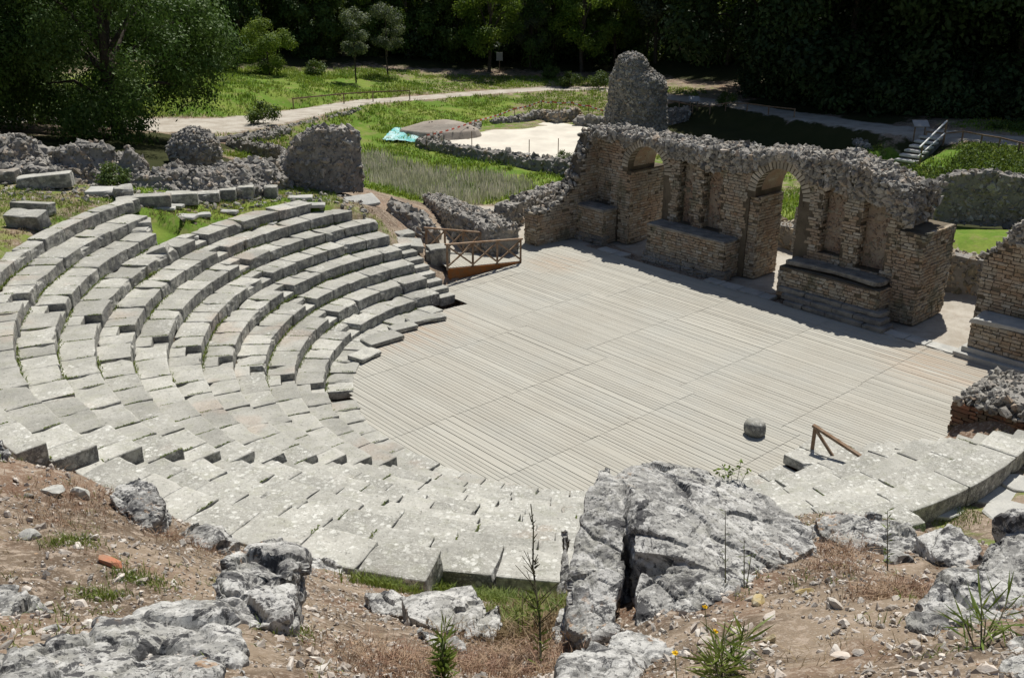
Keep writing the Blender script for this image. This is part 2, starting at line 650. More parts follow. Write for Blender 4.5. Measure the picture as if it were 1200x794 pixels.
def make_simple(name, c1, c2, scale=3.0, rough=0.9, rndlo=0.8, rndhi=1.2, fine=20, bumps=0.4, spec=0.15, dark=None):
    s = Sh(name, rough, spec)
    c = s.mix(s.step(s.noise(scale, 5, 0.6), 0.35, 0.65), c1, c2)
    c = s.tint(c, s.attr('rnd'), rndlo, rndhi)
    if dark:
        c = s.mix(s.math('MULTIPLY', s.step(s.noise(fine*0.7, 6, 0.7), 0.56, 0.68), 0.8), c, dark)
    c = s.tint(c, s.noise(fine, 4), 0.82, 1.18)
    s.color(c)
    if bumps:
        s.bump(s.noise(fine, 6, 0.7), bumps, 0.03)
    return s.m


def make_leaf(name, c1, c2, scale=0.6, trans=0.25):
    s = Sh(name, 0.6, 0.25)
    c = s.mix(s.step(s.noise(scale, 3), 0.35, 0.65), c1, c2)
    c = s.tint(c, s.attr('rnd'), 0.62, 1.4)
    s.color(c)
    tr = s.node('ShaderNodeBsdfTranslucent')
    s.link(s.mix(0.5, c, (0.16, 0.20, 0.02), 'MIX') if trans > 0.3 else c, tr.inputs['Color'])
    mx = s.node('ShaderNodeMixShader')
    mx.inputs[0].default_value = trans
    out = s.t.nodes['Material Output']
    s.t.links.new(s.b.outputs[0], mx.inputs[1])
    s.t.links.new(tr.outputs[0], mx.inputs[2])
    s.t.links.new(mx.outputs[0], out.inputs[0])
    return s.m


def make_ground():
    s = Sh('ground_earth', 0.97, 0.1)
    soil = s.mix(s.step(s.noise(1.1, 6, 0.68), 0.40, 0.60), (0.125, 0.094, 0.067), (0.26, 0.205, 0.15))
    soil = s.mix(s.math('MULTIPLY', s.step(s.noise(0.6, 4, 0.6), 0.50, 0.60), 0.5), soil, (0.17, 0.092, 0.058))
    soil = s.mix(s.step(s.noise(11, 6, 0.72), 0.50, 0.62), soil, (0.35, 0.285, 0.225))
    soil = s.tint(soil, s.noise(45, 5, 0.75), 0.6, 1.4)
    for sc, k in ((70, 0.55), (34, 0.45)):
        d = s.math('ADD', s.vor(sc, 'F1'), s.math('MULTIPLY', s.noise(sc*1.6, 3), 0.35))
        tn = s.node('ShaderNodeSeparateColor')
        s.link(s.vor(sc, 'F1', out=1), tn.inputs[0])
        peb = s.math('MULTIPLY', s.step(d, 0.52, 0.42), s.step(tn.outputs[0], 0.58, 0.62))
        soil = s.mix(s.math('MULTIPLY', peb, k), soil, s.tint((0.42, 0.37, 0.31), tn.outputs[1], 0.6, 1.2))
    grass = s.mix(s.step(s.noise(0.45, 4), 0.38, 0.62), (0.10, 0.175, 0.022), (0.165, 0.215, 0.04))
    grass = s.mix(s.math('MULTIPLY', s.step(s.noise(1.6, 5, 0.6), 0.52, 0.62), 0.5), grass, (0.22, 0.19, 0.085))
    grass = s.tint(grass, s.noise(7, 5, 0.7), 0.55, 1.4)
    pale = s.mix(s.step(s.noise(0.9, 5, 0.65), 0.36, 0.66), (0.44, 0.41, 0.355), (0.33, 0.295, 0.245))
    pale = s.tint(pale, s.noise(16, 5, 0.7), 0.78, 1.2)
    dark = s.mix(s.noise(0.8, 4), (0.022, 0.03, 0.010), (0.05, 0.05, 0.02))  # woodland floor; also used as painted tree shade behind the stage
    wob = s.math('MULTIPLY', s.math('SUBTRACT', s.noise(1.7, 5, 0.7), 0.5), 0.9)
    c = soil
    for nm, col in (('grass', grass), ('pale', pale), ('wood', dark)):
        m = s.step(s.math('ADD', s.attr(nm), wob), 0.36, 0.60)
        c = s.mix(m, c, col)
    s.color(c)
    h = s.math('ADD', s.math('MULTIPLY', s.noise(9, 7, 0.72), 0.6), s.math('MULTIPLY', s.noise(70, 4, 0.7), 0.3))
    s.bump(h, 0.8, 0.05)
    return s.m


def make_plain(name, col, rough=0.7, spec=0.3, emit=None):
    s = Sh(name, rough, spec)
    c = s.tint(col, s.noise(6, 4), 0.85, 1.12)
    s.color(c)
    return s.m


MAT = {}
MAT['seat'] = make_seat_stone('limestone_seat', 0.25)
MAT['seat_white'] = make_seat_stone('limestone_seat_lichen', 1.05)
MAT['boulder'] = make_boulder('karst_boulder')
MAT['boulder_white'] = make_boulder('white_crusted_boulder', 0.6)
MAT['deck'] = make_deck()
MAT['brick'] = make_brick()
MAT['redwall'] = make_simple('reddish_wall_brick', (0.19, 0.095, 0.06), (0.14, 0.115, 0.08), 2.0, rndlo=0.6, rndhi=1.25, fine=18, bumps=0.6, dark=(0.06, 0.055, 0.045))
MAT['archstone'] = make_simple('arch_stone', (0.36, 0.32, 0.25), (0.45, 0.41, 0.335), 2.0, rndlo=0.7, rndhi=1.2, fine=18, bumps=0.6, dark=(0.09, 0.085, 0.07))
MAT['mortar'] = make_simple('lime_mortar', (0.085, 0.07, 0.05), (0.15, 0.125, 0.09), 1.2, rndlo=1, rndhi=1, fine=15, bumps=0.9)
MAT['plaster'] = make_simple('old_plaster', (0.33, 0.235, 0.17), (0.36, 0.31, 0.245), 1.4, rndlo=0.95, rndhi=1.05, fine=11, bumps=1.0, dark=(0.12, 0.10, 0.08))
MAT['rubble'] = make_rubble()
MAT['rubble_core'] = make_simple('rubble_core', (0.20, 0.19, 0.175), (0.27, 0.255, 0.23), 2.0, rndlo=1, rndhi=1, fine=12, bumps=0.9, dark=(0.06, 0.06, 0.055))
MAT['pebble'] = make_simple('pebble_stone', (0.46, 0.40, 0.34), (0.54, 0.51, 0.46), 9.0, rndlo=0.55, rndhi=1.2, fine=40, bumps=0.3)
MAT['redbrick'] = make_simple('red_brick_fragment', (0.38, 0.15, 0.085), (0.30, 0.17, 0.11), 9.0, rndlo=0.9, rndhi=1.1, fine=40)
MAT['yellowstone'] = make_simple('yellow_lichen_stone', (0.38, 0.29, 0.13), (0.42, 0.38, 0.28), 12.0, rndlo=0.9, rndhi=1.1, fine=40)
MAT['slab'] = make_simple('flagstone', (0.33, 0.33, 0.31), (0.43, 0.425, 0.39), 1.6, rndlo=0.88, rndhi=1.12, fine=20, bumps=0.5)
MAT['ground'] = make_ground()
MAT['rail'] = make_simple('brown_timber', (0.20, 0.125, 0.075), (0.27, 0.205, 0.15), 5, rndlo=0.8, rndhi=1.2, fine=30, bumps=0.2)
MAT['rust'] = make_simple('rust_stained_board', (0.26, 0.095, 0.025), (0.20, 0.10, 0.045), 4, rndlo=0.9, rndhi=1.1, fine=30, bumps=0.2)
MAT['bark'] = make_simple('bark', (0.05, 0.042, 0.032), (0.085, 0.072, 0.058), 6, rndlo=1, rndhi=1, fine=25, bumps=0.8)
MAT['leaf_dark'] = make_leaf('leaf_dark_green', (0.022, 0.046, 0.014), (0.042, 0.075, 0.021), 0.25)
MAT['leaf_mid'] = make_leaf('leaf_mid_green', (0.045, 0.088, 0.018), (0.085, 0.135, 0.032), 0.3, 0.32)
MAT['leaf_young'] = make_leaf('leaf_young_green', (0.06, 0.115, 0.02), (0.10, 0.16, 0.03), 0.3, 0.36)
MAT['leaf_oak'] = make_leaf('leaf_oak_green', (0.048, 0.098, 0.016), (0.085, 0.145, 0.026), 0.45, 0.25)
MAT['leaf_bright'] = make_leaf('leaf_bright_green', (0.085, 0.16, 0.02), (0.15, 0.22, 0.035), 0.4, 0.45)
MAT['leaf_grey'] = make_leaf('leaf_grey_green', (0.075, 0.105, 0.06), (0.12, 0.15, 0.09), 0.3, 0.35)
MAT['grass'] = make_leaf('grass_blade', (0.13, 0.235, 0.024), (0.215, 0.28, 0.044), 0.35, 0.36)
MAT['drygrass'] = make_leaf('dry_grass_blade', (0.26, 0.20, 0.11), (0.20, 0.135, 0.075), 0.9, 0.2)
MAT['straw'] = make_leaf('dead_straw', (0.30, 0.235, 0.155), (0.20, 0.14, 0.095), 5, 0.1)
MAT['reed'] = make_leaf('pale_dry_reed', (0.52, 0.49, 0.40), (0.38, 0.38, 0.26), 0.5, 0.29)
MAT['weed'] = make_leaf('weed_green', (0.11, 0.165, 0.03), (0.19, 0.23, 0.055), 4, 0.33)
MAT['heath'] = make_leaf('brown_heath', (0.20, 0.11, 0.07), (0.33, 0.235, 0.15), 7, 0.2)
MAT['petal'] = make_plain('yellow_petal', (0.80, 0.55, 0.02), 0.6)
MAT['stem'] = make_plain('dark_stem', (0.07, 0.065, 0.035), 0.8)
MAT['sand'] = make_simple('covered_floor', (0.60, 0.565, 0.485), (0.50, 0.465, 0.40), 0.5, rndlo=1, rndhi=1, fine=4, bumps=0.2)
MAT['mound'] = make_simple('grey_spoil', (0.27, 0.235, 0.20), (0.33, 0.295, 0.25), 0.8, rndlo=1, rndhi=1, fine=6, bumps=0.6)
MAT['tarp'] = make_simple('turquoise_tarpaulin', (0.10, 0.42, 0.42), (0.42, 0.58, 0.58), 1.6, 0.5, 1, 1, fine=3, bumps=0.5)
MAT['white'] = make_plain('white_paint', (0.78, 0.78, 0.76), 0.6)
MAT['red'] = make_plain('red_tape', (0.62, 0.12, 0.08), 0.5)
MAT['metal'] = make_plain('grey_metal', (0.30, 0.31, 0.32), 0.45, 0.5)
MAT['topstone'] = make_simple('ledge_stone', (0.17, 0.165, 0.155), (0.30, 0.285, 0.25), 2.2, rndlo=0.85, rndhi=1.15, fine=14, bumps=0.9, dark=(0.07, 0.07, 0.065))
MAT['concrete'] = make_simple('pale_concrete', (0.50, 0.49, 0.46), (0.60, 0.59, 0.55), 3, rndlo=0.95, rndhi=1.05, fine=20)

# ------------------------------------------------------------------ ground
ROWS = {0: (133, 318.3), 1: (129.3, 317.6), 2: (129.3, 317.6), 3: (129.3, 317.6), 4: (129.3, 317.6), 5: (129.5, 318.6), 6: (129.5, 293.5), 7: (132.5, 288),
        8: (138, 284), 9: (166.5, 280), 10: (163.5, 257), 11: (161, 230)}


def rk(k):
    return R1+(k-1)*TR if k > 0 else R0


def row_end(deg):
    e = R0
    for k, (a, b) in ROWS.items():
        if a <= deg <= b:
            e = max(e, rk(k+1))
    return e


CP = []                                                       # (x, y, z, class)


def cz(px, py, z, c):
    q = G(px, py, z)
    CP.append((q[0], q[1], z, c))


def cd(px, py, d, c):
    q = Gd(px, py, d)
    CP.append((q[0], q[1], q[2], c))


def cw(x, y, z, c):
    CP.append((x, y, z, c))


# hillside in front of the camera
for a in [(0, 794, 4.5), (150, 794, 4.4), (300, 794, 4.5), (450, 794, 5.3), (600, 794, 6.2), (700, 794, 5.4), (800, 794, 4.8), (900, 794, 4.6), (1050, 794, 4.4), (1200, 794, 4.2),
          (0, 720, 5.7), (150, 720, 5.7), (300, 720, 5.9), (450, 740, 6.9), (700, 760, 6.1), (820, 740, 5.7), (950, 720, 5.7), (1100, 740, 5.2), (1200, 720, 5.3),
          (0, 640, 7.2), (120, 640, 7.1), (250, 690, 6.7), (350, 700, 7.6), (440, 715, 8.6), (800, 690, 6.7),
          (0, 535, 9.2), (80, 553, 9.0), (150, 592, 8.7), (205, 622, 8.5), (270, 645, 8.5), (335, 668, 9.2), (385, 682, 10.6),
          (880, 690, 6.5), (960, 655, 7.2), (1060, 665, 7.4), (1110, 690, 6.4), (1010, 610, 9.0), (960, 598, 9.4), (1100, 640, 8.6), (1180, 660, 7.4)]:
    cd(*a, 's')
for a in [(600, 740, 8.6), (560, 712, 11.2), (640, 706, 11.0), (520, 700, 11.5)]:
    cd(*a, 'm')
for x, z in ((-9, 10.3), (-5, 9.9), (0, 9.35), (5, 9.2), (9, 9.3)):
    cw(x, -0.5, z, 's')
for x, y, z in ((-12, 8, 8.0), (-16, 0, 10.5), (14, 6, 6.5), (16, -2, 9.0), (0, -25, 12), (-30, -20, 12), (30, -20, 11), (-14, 13, 5.2), (-22, 10, 7), (13, 10.5, 3.6), (22, 8, 4)):
    cw(x, y, z, 's')
# just behind the uppermost seats
for d in range(198, 228, 5):
    q = pol(15.35, d)
    cw(q[0], q[1], 3.55, 's')
for d in range(230, 256, 6):
    q = pol(15.3, d)
    cw(q[0], q[1], 3.46, 's')
for d in range(256, 281, 5):
    q = pol(14.7, d)
    cw(q[0], q[1], 3.0, 'm')
for d in (284, 288, 292):
    q = pol(13.6, d)
    cw(q[0], q[1], 2.45, 'g')
for d in range(295, 318, 5):
    q = pol(11.6, d)
    cw(q[0], q[1], 1.32, 'm')
# paved parodos on the near side
for a in [(1150, 540, 1.3), (1195, 470, 1.15), (1199, 600, 1.4), (1130, 598, 1.45), (1199, 520, 1.25), (1060, 596, 1.5)]:
    cz(*a, 'q')
# upper terrace on the left
for a in [(0, 200, 3.9), (60, 225, 3.85), (0, 262, 3.9), (0, 300, 3.85), (100, 240, 3.8), (40, 235, 3.85), (140, 215, 3.7)]:
    cz(*a, 'm')
for a in [(150, 235, 3.55), (200, 245, 3.2), (215, 260, 3.15), (250, 240, 2.95), (300, 232, 2.85), (180, 225, 3.5)]:
    cz(*a, 'g' if a[0] in (200, 215, 180) else 'm')
for a in [(350, 228, 2.75), (410, 240, 2.45), (425, 255, 2.3), (330, 215, 2.8)]:
    cz(*a, 'm')
for d in (166, 172, 178, 184, 190, 196):
    q = pol(15.5, d)
    cw(q[0], q[1], 3.72, 'm')
for d in (140, 146, 152, 158, 163):
    q = pol(13.4, d)
    cw(q[0], q[1], 2.72, 'g')
# down to the far parodos and the meadow
for a in [(452, 248, 1.9), (480, 272, 1.1), (500, 292, 0.35), (470, 238, 1.1)]:
    cz(*a, 's')
for a in [(520, 300, -0.05), (600, 275, -0.03), (560, 262, 0), (625, 262, 0), (640, 280, -0.03)]:
    cz(*a, 'p')
for a in [(430, 204, 0.1), (500, 232, 0), (570, 225, 0), (520, 210, 0)]:
    cz(*a, 'r')
for a in [(640, 212, 0), (560, 195, 0), (480, 180, 0), (430, 178, 0.2), (430, 150, 0.6), (520, 132, 0.6), (460, 135, 0.8), (650, 205, 0), (600, 205, 0), (560, 122, 0.5), (430, 190, 0.1)]:
    cz(*a, 'g')
for a in [(620, 126, 0.35), (690, 115, 0.5), (700, 128, 0.3), (660, 135, 0.2)]:
    cz(*a, 'm')
for a in [(600, 170, 0.1), (640, 150, 0.1), (560, 160, 0.1)]:
    cz(*a, 'm')
# path and what lies beyond it
PATHW = [2.4, 2.3, 2.1, 1.7, 1.2, 1.0, 1.0, 1.0, 1.0, 1.0, 1.2, 1.4, 1.5, 1.5, 1.5, 1.5, 1.5, 1.5]
PATH = [(-40, 54, 2.4), *[tuple(G(x, y, z)) for x, y, z in [(255, 147, 2.0), (300, 141, 1.9), (345, 133.5, 1.75), (385, 126.5, 1.5), (430, 119, 1.3), (500, 114, 1.0), (560, 109, 0.8), (640, 104, 0.6), (700, 104, 0.6), (780, 113, 0.8),
        (850, 121, 1.1), (950, 138, 1.25), (1040, 151, 1.5), (1130, 159, 1.55), (1200, 166, 1.6)]], (45, 49, 1.7), (70, 40, 2.0)]
for q in PATH:
    cw(q[0], q[1], q[2], 'm')
for a in [(270, 105, 2.8), (350, 108, 2.4), (300, 122, 2.4), (400, 105, 1.9)]:
    cz(*a, 'g')
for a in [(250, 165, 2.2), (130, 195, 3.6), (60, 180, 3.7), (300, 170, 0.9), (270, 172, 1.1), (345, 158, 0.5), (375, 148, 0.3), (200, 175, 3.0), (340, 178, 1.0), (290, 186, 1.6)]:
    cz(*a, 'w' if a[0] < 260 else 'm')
for x, y, z in ((-40, 75, 5), (-25, 88, 3.2), (-8, 100, 2.5), (6, 100, 2.0), (20, 92, 2), (32, 80, 2.4), (45, 70, 3), (60, 60, 4), (-60, 60, 7), (-70, 100, 14), (80, 90, 12), (0, 125, 10), (-40, 125, 16), (40, 120, 12),
                (0, 160, 38), (-80, 160, 50), (80, 150, 45), (0, 220, 80), (-150, 200, 100), (150, 200, 100), (-250, 100, 90), (250, 90, 90), (-300, -50, 60), (300, -50, 40), (0, 300, 110), (-300, 300, 150), (300, 300, 150), (0, -120, 22), (-150, -100, 40), (150, -100, 30),
                (90, 40, 5), (-50, 30, 5), (-28, 40, 4.2), (-24, 28, 4.2), (-24, 20, 5)):
    cw(x, y, z, 'w' if y > 55 else 'm')
# behind the stage
for u, v, z, c in ((11, -13.5, 0, 'p'), (5, -14, 0, 'p'), (0, -14, 0, 'p'), (-5, -14, 0, 'p'), (-5.3, -10.2, -0.03, 'p'), (1.2, -11.5, -0.03, 'p'), (7.4, -11.5, -0.03, 'p'), (-10, -13, 0, 'p'), (-14, -10, 0.3, 'm'),
                   (8, -18, 0.4, 'g'), (3, -17, 0.6, 'g'), (0, -24, 0.2, 'w'), (8, -26, -0.2, 'm'), (-3, -19, 1.15, 'g'), (-6, -18, 1.2, 'g'), (-9, -17, 1.2, 'g'), (-1, -17, 1.0, 'g'), (-14, -18, 1.0, 'm'), (2, -30, -0.2, 'w'), (8, -36, 0, 'w'), (-9, -15, 0, 'p'), (-3, -15, 0, 'p'), (3, -15, 0, 'p')):
    q = W(u, v)
    cw(q[0], q[1], z, c)
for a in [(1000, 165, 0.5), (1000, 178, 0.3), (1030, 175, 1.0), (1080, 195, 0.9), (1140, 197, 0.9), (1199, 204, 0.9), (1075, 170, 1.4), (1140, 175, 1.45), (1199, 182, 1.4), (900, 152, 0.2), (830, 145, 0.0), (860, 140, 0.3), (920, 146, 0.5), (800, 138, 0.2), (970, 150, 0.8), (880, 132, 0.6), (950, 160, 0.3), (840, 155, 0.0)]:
    cz(*a, 'g' if a[0] > 1020 else 'w')  # left of the steps the dark floor colour paints in tree shade
# under the stage and the lower seats
for u in (-8, -4, 0, 4, 8):
    for v in (-8.6, -6, -3, 0, 3, 6):
        if u*u+max(v, 0)**2 < 70:
            q = W(u, v)
            cw(q[0], q[1], -0.32, 's')
for u, v in ((9.6, -7), (10.8, -7.6), (10.4, -6.2)):
    q = W(u, v)
    cw(q[0], q[1], -0.25, 'p')
for u, v, z in ((-9.6, -2.2, 0.0), (-10.5, -4.2, 0.3), (-12, -4, 0.8), (-12, -7, 0.7)):
    q = W(u, v)
    cw(q[0], q[1], z, 's')

CX = np.array([[a[0], a[1]] for a in CP])
CZ = np.array([a[2] for a in CP])
n = len(CP)
D = np.sqrt(((CX[:, None]-CX[None])**2).sum(2)+0.02)
K = np.zeros((n+3, n+3))
K[:n, :n] = D-np.eye(n)*0.02
K[:n, n], K[:n, n+1:n+3] = 1, CX
K[n, :n], K[n+1:, :n] = 1, CX.T
SOL = np.linalg.solve(K, np.concatenate([CZ, np.zeros(3)]))


def axis(*segs):
    out = []
    for a, b, st in segs:
        m = max(1, int(round((b-a)/st)))
        out += [a+(b-a)*i/m for i in range(m)]
    return np.array(out+[segs[-1][1]])


GX = axis((-400, -60, 20), (-60, -17, 0.9), (-17, -9, 0.22), (-9, 10, 0.085), (10, 17, 0.22), (17, 60, 0.9), (60, 400, 20))
GY = axis((-160, -8, 8), (-8, 1, 0.6), (1, 14, 0.085), (14, 42, 0.3), (42, 100, 0.7), (100, 400, 8))


def masks(P):
    out = {}
    d2 = ((P[:, None, :]-CX[None])**2).sum(2)+0.05
    w = d2**-2
    w /= w.sum(1, keepdims=True)
    cl = np.array([a[3] for a in CP])
    g = w[:, cl == 'g'].sum(1)
    m = w[:, cl == 'm'].sum(1)
    r = w[:, cl == 'r'].sum(1)
    p = w[:, cl == 'p'].sum(1)
    q = w[:, cl == 'q'].sum(1)
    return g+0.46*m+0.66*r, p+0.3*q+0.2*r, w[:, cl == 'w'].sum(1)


def seg_dist(P, pts):
    best = np.full(len(P), 1e9)
    for a, b in zip(pts[:-1], pts[1:]):
        a, b = np.array(a[:2]), np.array(b[:2])
        t = np.clip(((P-a)@(b-a))/((b-a)@(b-a)), 0, 1)
        best = np.minimum(best, np.linalg.norm(P-a-t[:, None]*(b-a), axis=1))
    return best


gxx, gyy = np.meshgrid(GX, GY)
GP = np.stack([gxx.ravel(), gyy.ravel()], 1)
gz = np.empty(len(GP))
mg, mp_, mw = np.empty(len(GP)), np.empty(len(GP)), np.empty(len(GP))
for i in range(0, len(GP), 8000):
    Q = GP[i:i+8000]
    d = np.sqrt(((Q[:, None]-CX[None])**2).sum(2)+0.02)
    gz[i:i+8000] = d@SOL[:n]+SOL[n]+Q@SOL[n+1:n+3]
    mg[i:i+8000], mp_[i:i+8000], mw[i:i+8000] = masks(Q)
P3 = np.c_[GP, np.zeros(len(GP))]
rr = np.linalg.norm(GP-C0, axis=1)
aa = np.degrees(np.arctan2(GP[:, 1]-C0[1], GP[:, 0]-C0[0])) % 360
camd = np.linalg.norm(GP, axis=1)
rough = np.where(camd < 14, 0.5, 1.0)
gz += rough*(0.05*fbm(P3, 0.9, 3, 5)+0.10*fbm(P3, 0.25, 2, 8)*(camd > 16))+np.where(camd < 15, 0.05*fbm(P3, 4.2, 3, 9)+0.045*fbm(P3, 1.7, 3, 4), 0)
ends = np.array([row_end(a) for a in range(361)])[np.clip(np.round(aa).astype(int), 0, 360)]
cone = np.maximum(-0.3, HR*(rr-R1)/TR-0.16)
inside = (aa > 124) & (aa < 319) & (rr < ends-0.12)
gz = np.where(inside, np.minimum(gz, cone), gz)
u_ = (GP-C0)@A
v_ = (GP-C0)@B
stage_in = (v_ > -9.05) & (v_ < 0.5) & (u_ > -8.6) & (u_ < 9.0) | (v_ > -9.05) & (v_ < -5.6) & (u_ > 0) & (u_ < 11.2)
gz = np.where(stage_in, np.minimum(gz, -0.16), gz)
gz = np.where((v_ < -9.1) & (v_ > -13) & (u_ > -8) & (u_ < 11.2), np.clip(gz, -0.06, -0.015), gz)
pd = np.full(len(GP), 1e9)
pz, pw = np.zeros(len(GP)), np.ones(len(GP))
for a_, b_, wa, wb in zip(PATH[:-1], PATH[1:], PATHW[:-1], PATHW[1:]):
    p0_, p1_ = np.array(a_[:2]), np.array(b_[:2])
    t_ = np.clip(((GP-p0_)@(p1_-p0_))/((p1_-p0_)@(p1_-p0_)), 0, 1)
    d_ = np.linalg.norm(GP-p0_-t_[:, None]*(p1_-p0_), axis=1)
    nr = d_ < pd
    pd = np.where(nr, d_, pd)
    pz = np.where(nr, a_[2]+t_*(b_[2]-a_[2]), pz)
    pw = np.where(nr, wa+t_*(wb-wa), pw)
pd = pd/pw
fw_ = np.clip(2.2-1.1*pd, 0, 1)
gz = gz*(1-fw_)+pz*fw_
mp_ = np.maximum(mp_*0.95, np.clip(1.9-1.35*pd, 0, 1))
mg = mg*(1-np.clip(1.55-1.15*pd, 0, 1))
mw = mw*(1-np.clip(1.4-pd, 0, 1))
def at_px0(px, y, z):
    return np.array([(px-600)/F_PX*y/math.cos(PITCH)*1.01, y, z])


STEP0, STEP1 = at_px0(1025, 53.6, 0.55), at_px0(1047, 55.6, 1.5)
e_ = (STEP1-STEP0)[:2]
t_ = np.clip(((GP-STEP0[:2])@e_)/(e_@e_), -0.8, 1.0)
d_ = np.linalg.norm(GP-STEP0[:2]-t_[:, None]*e_, axis=1)
gz = np.where(d_ < 1.5, np.minimum(gz, STEP0[2]+t_*(STEP1-STEP0)[2]-0.30), gz)
nx, ny = len(GX), len(GY)
gi = np.arange(nx*ny).reshape(ny, nx)
GF = np.stack([gi[:-1, :-1], gi[:-1, 1:], gi[1:, 1:], gi[1:, :-1]], -1).reshape(-1, 4)
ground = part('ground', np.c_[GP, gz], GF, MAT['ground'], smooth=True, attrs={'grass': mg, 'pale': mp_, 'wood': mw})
tag(ground, 'uneven earth and grass ground of the excavated hillside', 'ground', kind='structure')
GZ = gz.reshape(ny, nx)
MG, MPA, MW_ = mg.reshape(ny, nx), mp_.reshape(ny, nx), mw.reshape(ny, nx)


def interp(T, x, y):
    x, y = np.atleast_1d(np.asarray(x, float)), np.atleast_1d(np.asarray(y, float))
    i = np.clip(np.searchsorted(GX, x)-1, 0, nx-2)
    j = np.clip(np.searchsorted(GY, y)-1, 0, ny-2)
    a = (x-GX[i])/(GX[i+1]-GX[i])
    b = (y-GY[j])/(GY[j+1]-GY[j])
    return T[j, i]*(1-a)*(1-b)+T[j, i+1]*a*(1-b)+T[j+1, i]*(1-a)*b+T[j+1, i+1]*a*b


def gz_at(x, y):
    return interp(GZ, x, y)


def hit(px, py, far=90.0):
    """The ground point that the photograph shows at a pixel."""
    d = ray(px, py)
    d = d/np.linalg.norm(d)
    t = np.concatenate([np.arange(2.0, 20, 0.02), np.arange(20, far, 0.1)])
    Q = CAM+t[:, None]*d
    s = np.where(Q[:, 2] < gz_at(Q[:, 0], Q[:, 1]))[0]
    return Q[s[0]] if len(s) else Q[-1]


def on_ground(x, y, dz=0.0):
    return np.array([x, y, float(gz_at(x, y)[0])+dz])


# ------------------------------------------------------------------ wooden stage floor
def deck_span(v):
    """u range that the boards cover at a given v"""
    if v > -0.9:
        h = math.sqrt(max(0, 6.9**2-v*v))
        return -h, h
    if v > -5.6:
        return -8.7, 9.15
    return -8.5, 11.25


deck = thing('wooden_stage_floor', 'round wooden stage floor of silvery boards between the stone seats and the ruined wall', 'stage floor', W(0, 0, 0))
rs = R_(3)
PW = 0.128
pieces = []
v = 6.86
while v > -9.02:
    lo, hi = deck_span(v-PW/2)
    if hi-lo > 0.3:
        if v > -1:
            cuts = [-6.2, -2.9, 0.37, 3.93]
        elif v > -5:
            cuts = [-5.65, -2.35, 1.25, 4.8, 8.2]
        else:
            cuts = [-5.6, -2.3, 1.1, 4.18, 7.6]
        e = [lo]+[c for c in cuts if lo+0.3 < c < hi-0.3]+[hi]
        for a, b in zip(e[:-1], e[1:]):
            pieces.append((a, b, v-PW, v))
    v -= PW
plist = []
for (a, b, v0, v1) in pieces:
    g = 0.0125+rs.uniform(0, 0.004)
    dz = rs.normal()*0.0025
    x = BX_V.copy()
    P = np.zeros((8, 3))
    for i in range(8):
        uu = (a+0.006) if x[i, 0] < 0 else (b-0.006)
        vv = (v0+g/2) if x[i, 1] < 0 else (v1-g/2)
        P[i] = W(uu, vv, (0.0+dz+rs.normal()*0.001) if x[i, 2] > 0 else -0.035)
    mid = W((a+b)/2, (v0+v1)/2)
    plist.append((np.linalg.norm(mid-CAM), P, rs.uniform()))
plist.sort(key=lambda t: t[0])
# A, B is a left-handed pair seen from above for this vertex order, so faces are flipped where needed


def orient(V, F):
    """Flip quads of a convex box so that they look outwards."""
    c = V.mean(0)
    f = F[0]
    nrm = np.cross(V[f[1]]-V[f[0]], V[f[2]]-V[f[1]])
    return F if nrm@(V[f].mean(0)-c) > 0 else F[:, ::-1]


for d, P, r in plist[:300]:
    part('plank', P, orient(P, BX_F), MAT['deck'], deck, rnd=r)
Vs = np.concatenate([p[1] for p in plist[300:]])
Fo = orient(plist[300][1], BX_F)
Fs = (Fo[None]+(np.arange(len(plist)-300)*8)[:, None, None]).reshape(-1, 4)
part('plank_rest', Vs, Fs, MAT['deck'], deck, rnd=np.repeat([p[2] for p in plist[300:]], 8), kind='stuff')
# joists below, seen through the joints
js = []
for u in np.arange(-8.4, 11, 0.6):
    vlo = -9.0
    vhi = math.sqrt(max(0.01, 6.8**2-u*u)) if abs(u) < 6.75 else (-0.95 if u < 9.1 else -5.7)
    js.append(beam(W(u, vlo, -0.085), W(u, vhi, -0.085), 0.07, 0.09))
V, F = merge(js)
part('joist', V, F, MAT['rail'], deck, rnd=0.3, kind='stuff')

# ------------------------------------------------------------------ stone seats
STAIRS = [161.3, 194.8, 231.6]
ORD = ['', 'first', 'second', 'third', 'fourth', 'fifth', 'sixth', 'seventh', 'eighth', 'ninth', 'tenth', 'eleventh']


def seat_block(r0, r1, a0, a1, z0, z1, seed, bev=0.028, amp=0.010, chip=0.05, dz=0.0, yaw=0.0, tilt=0.0):
    rm, am = (r0+r1)/2, (a0+a1)/2
    hd = np.array([(r1-r0)/2, rad(a1-a0)*rm/2, (z1-z0)/2])
    P = worn_box(hd, seed, bev, amp, chip)
    P[:, 2] += tilt*P[:, 1]+dz
    r = rm+P[:, 0]
    an = rad(am)+P[:, 1]/rm+yaw*P[:, 0]/rm
    return np.c_[C0[0]+r*np.cos(an), C0[1]+r*np.sin(an), (z0+z1)/2+P[:, 2]]


rs = R_(11)
SEED = [0]
JOINTS = []


def nseed():
    SEED[0] += 1
    return SEED[0]*0.737


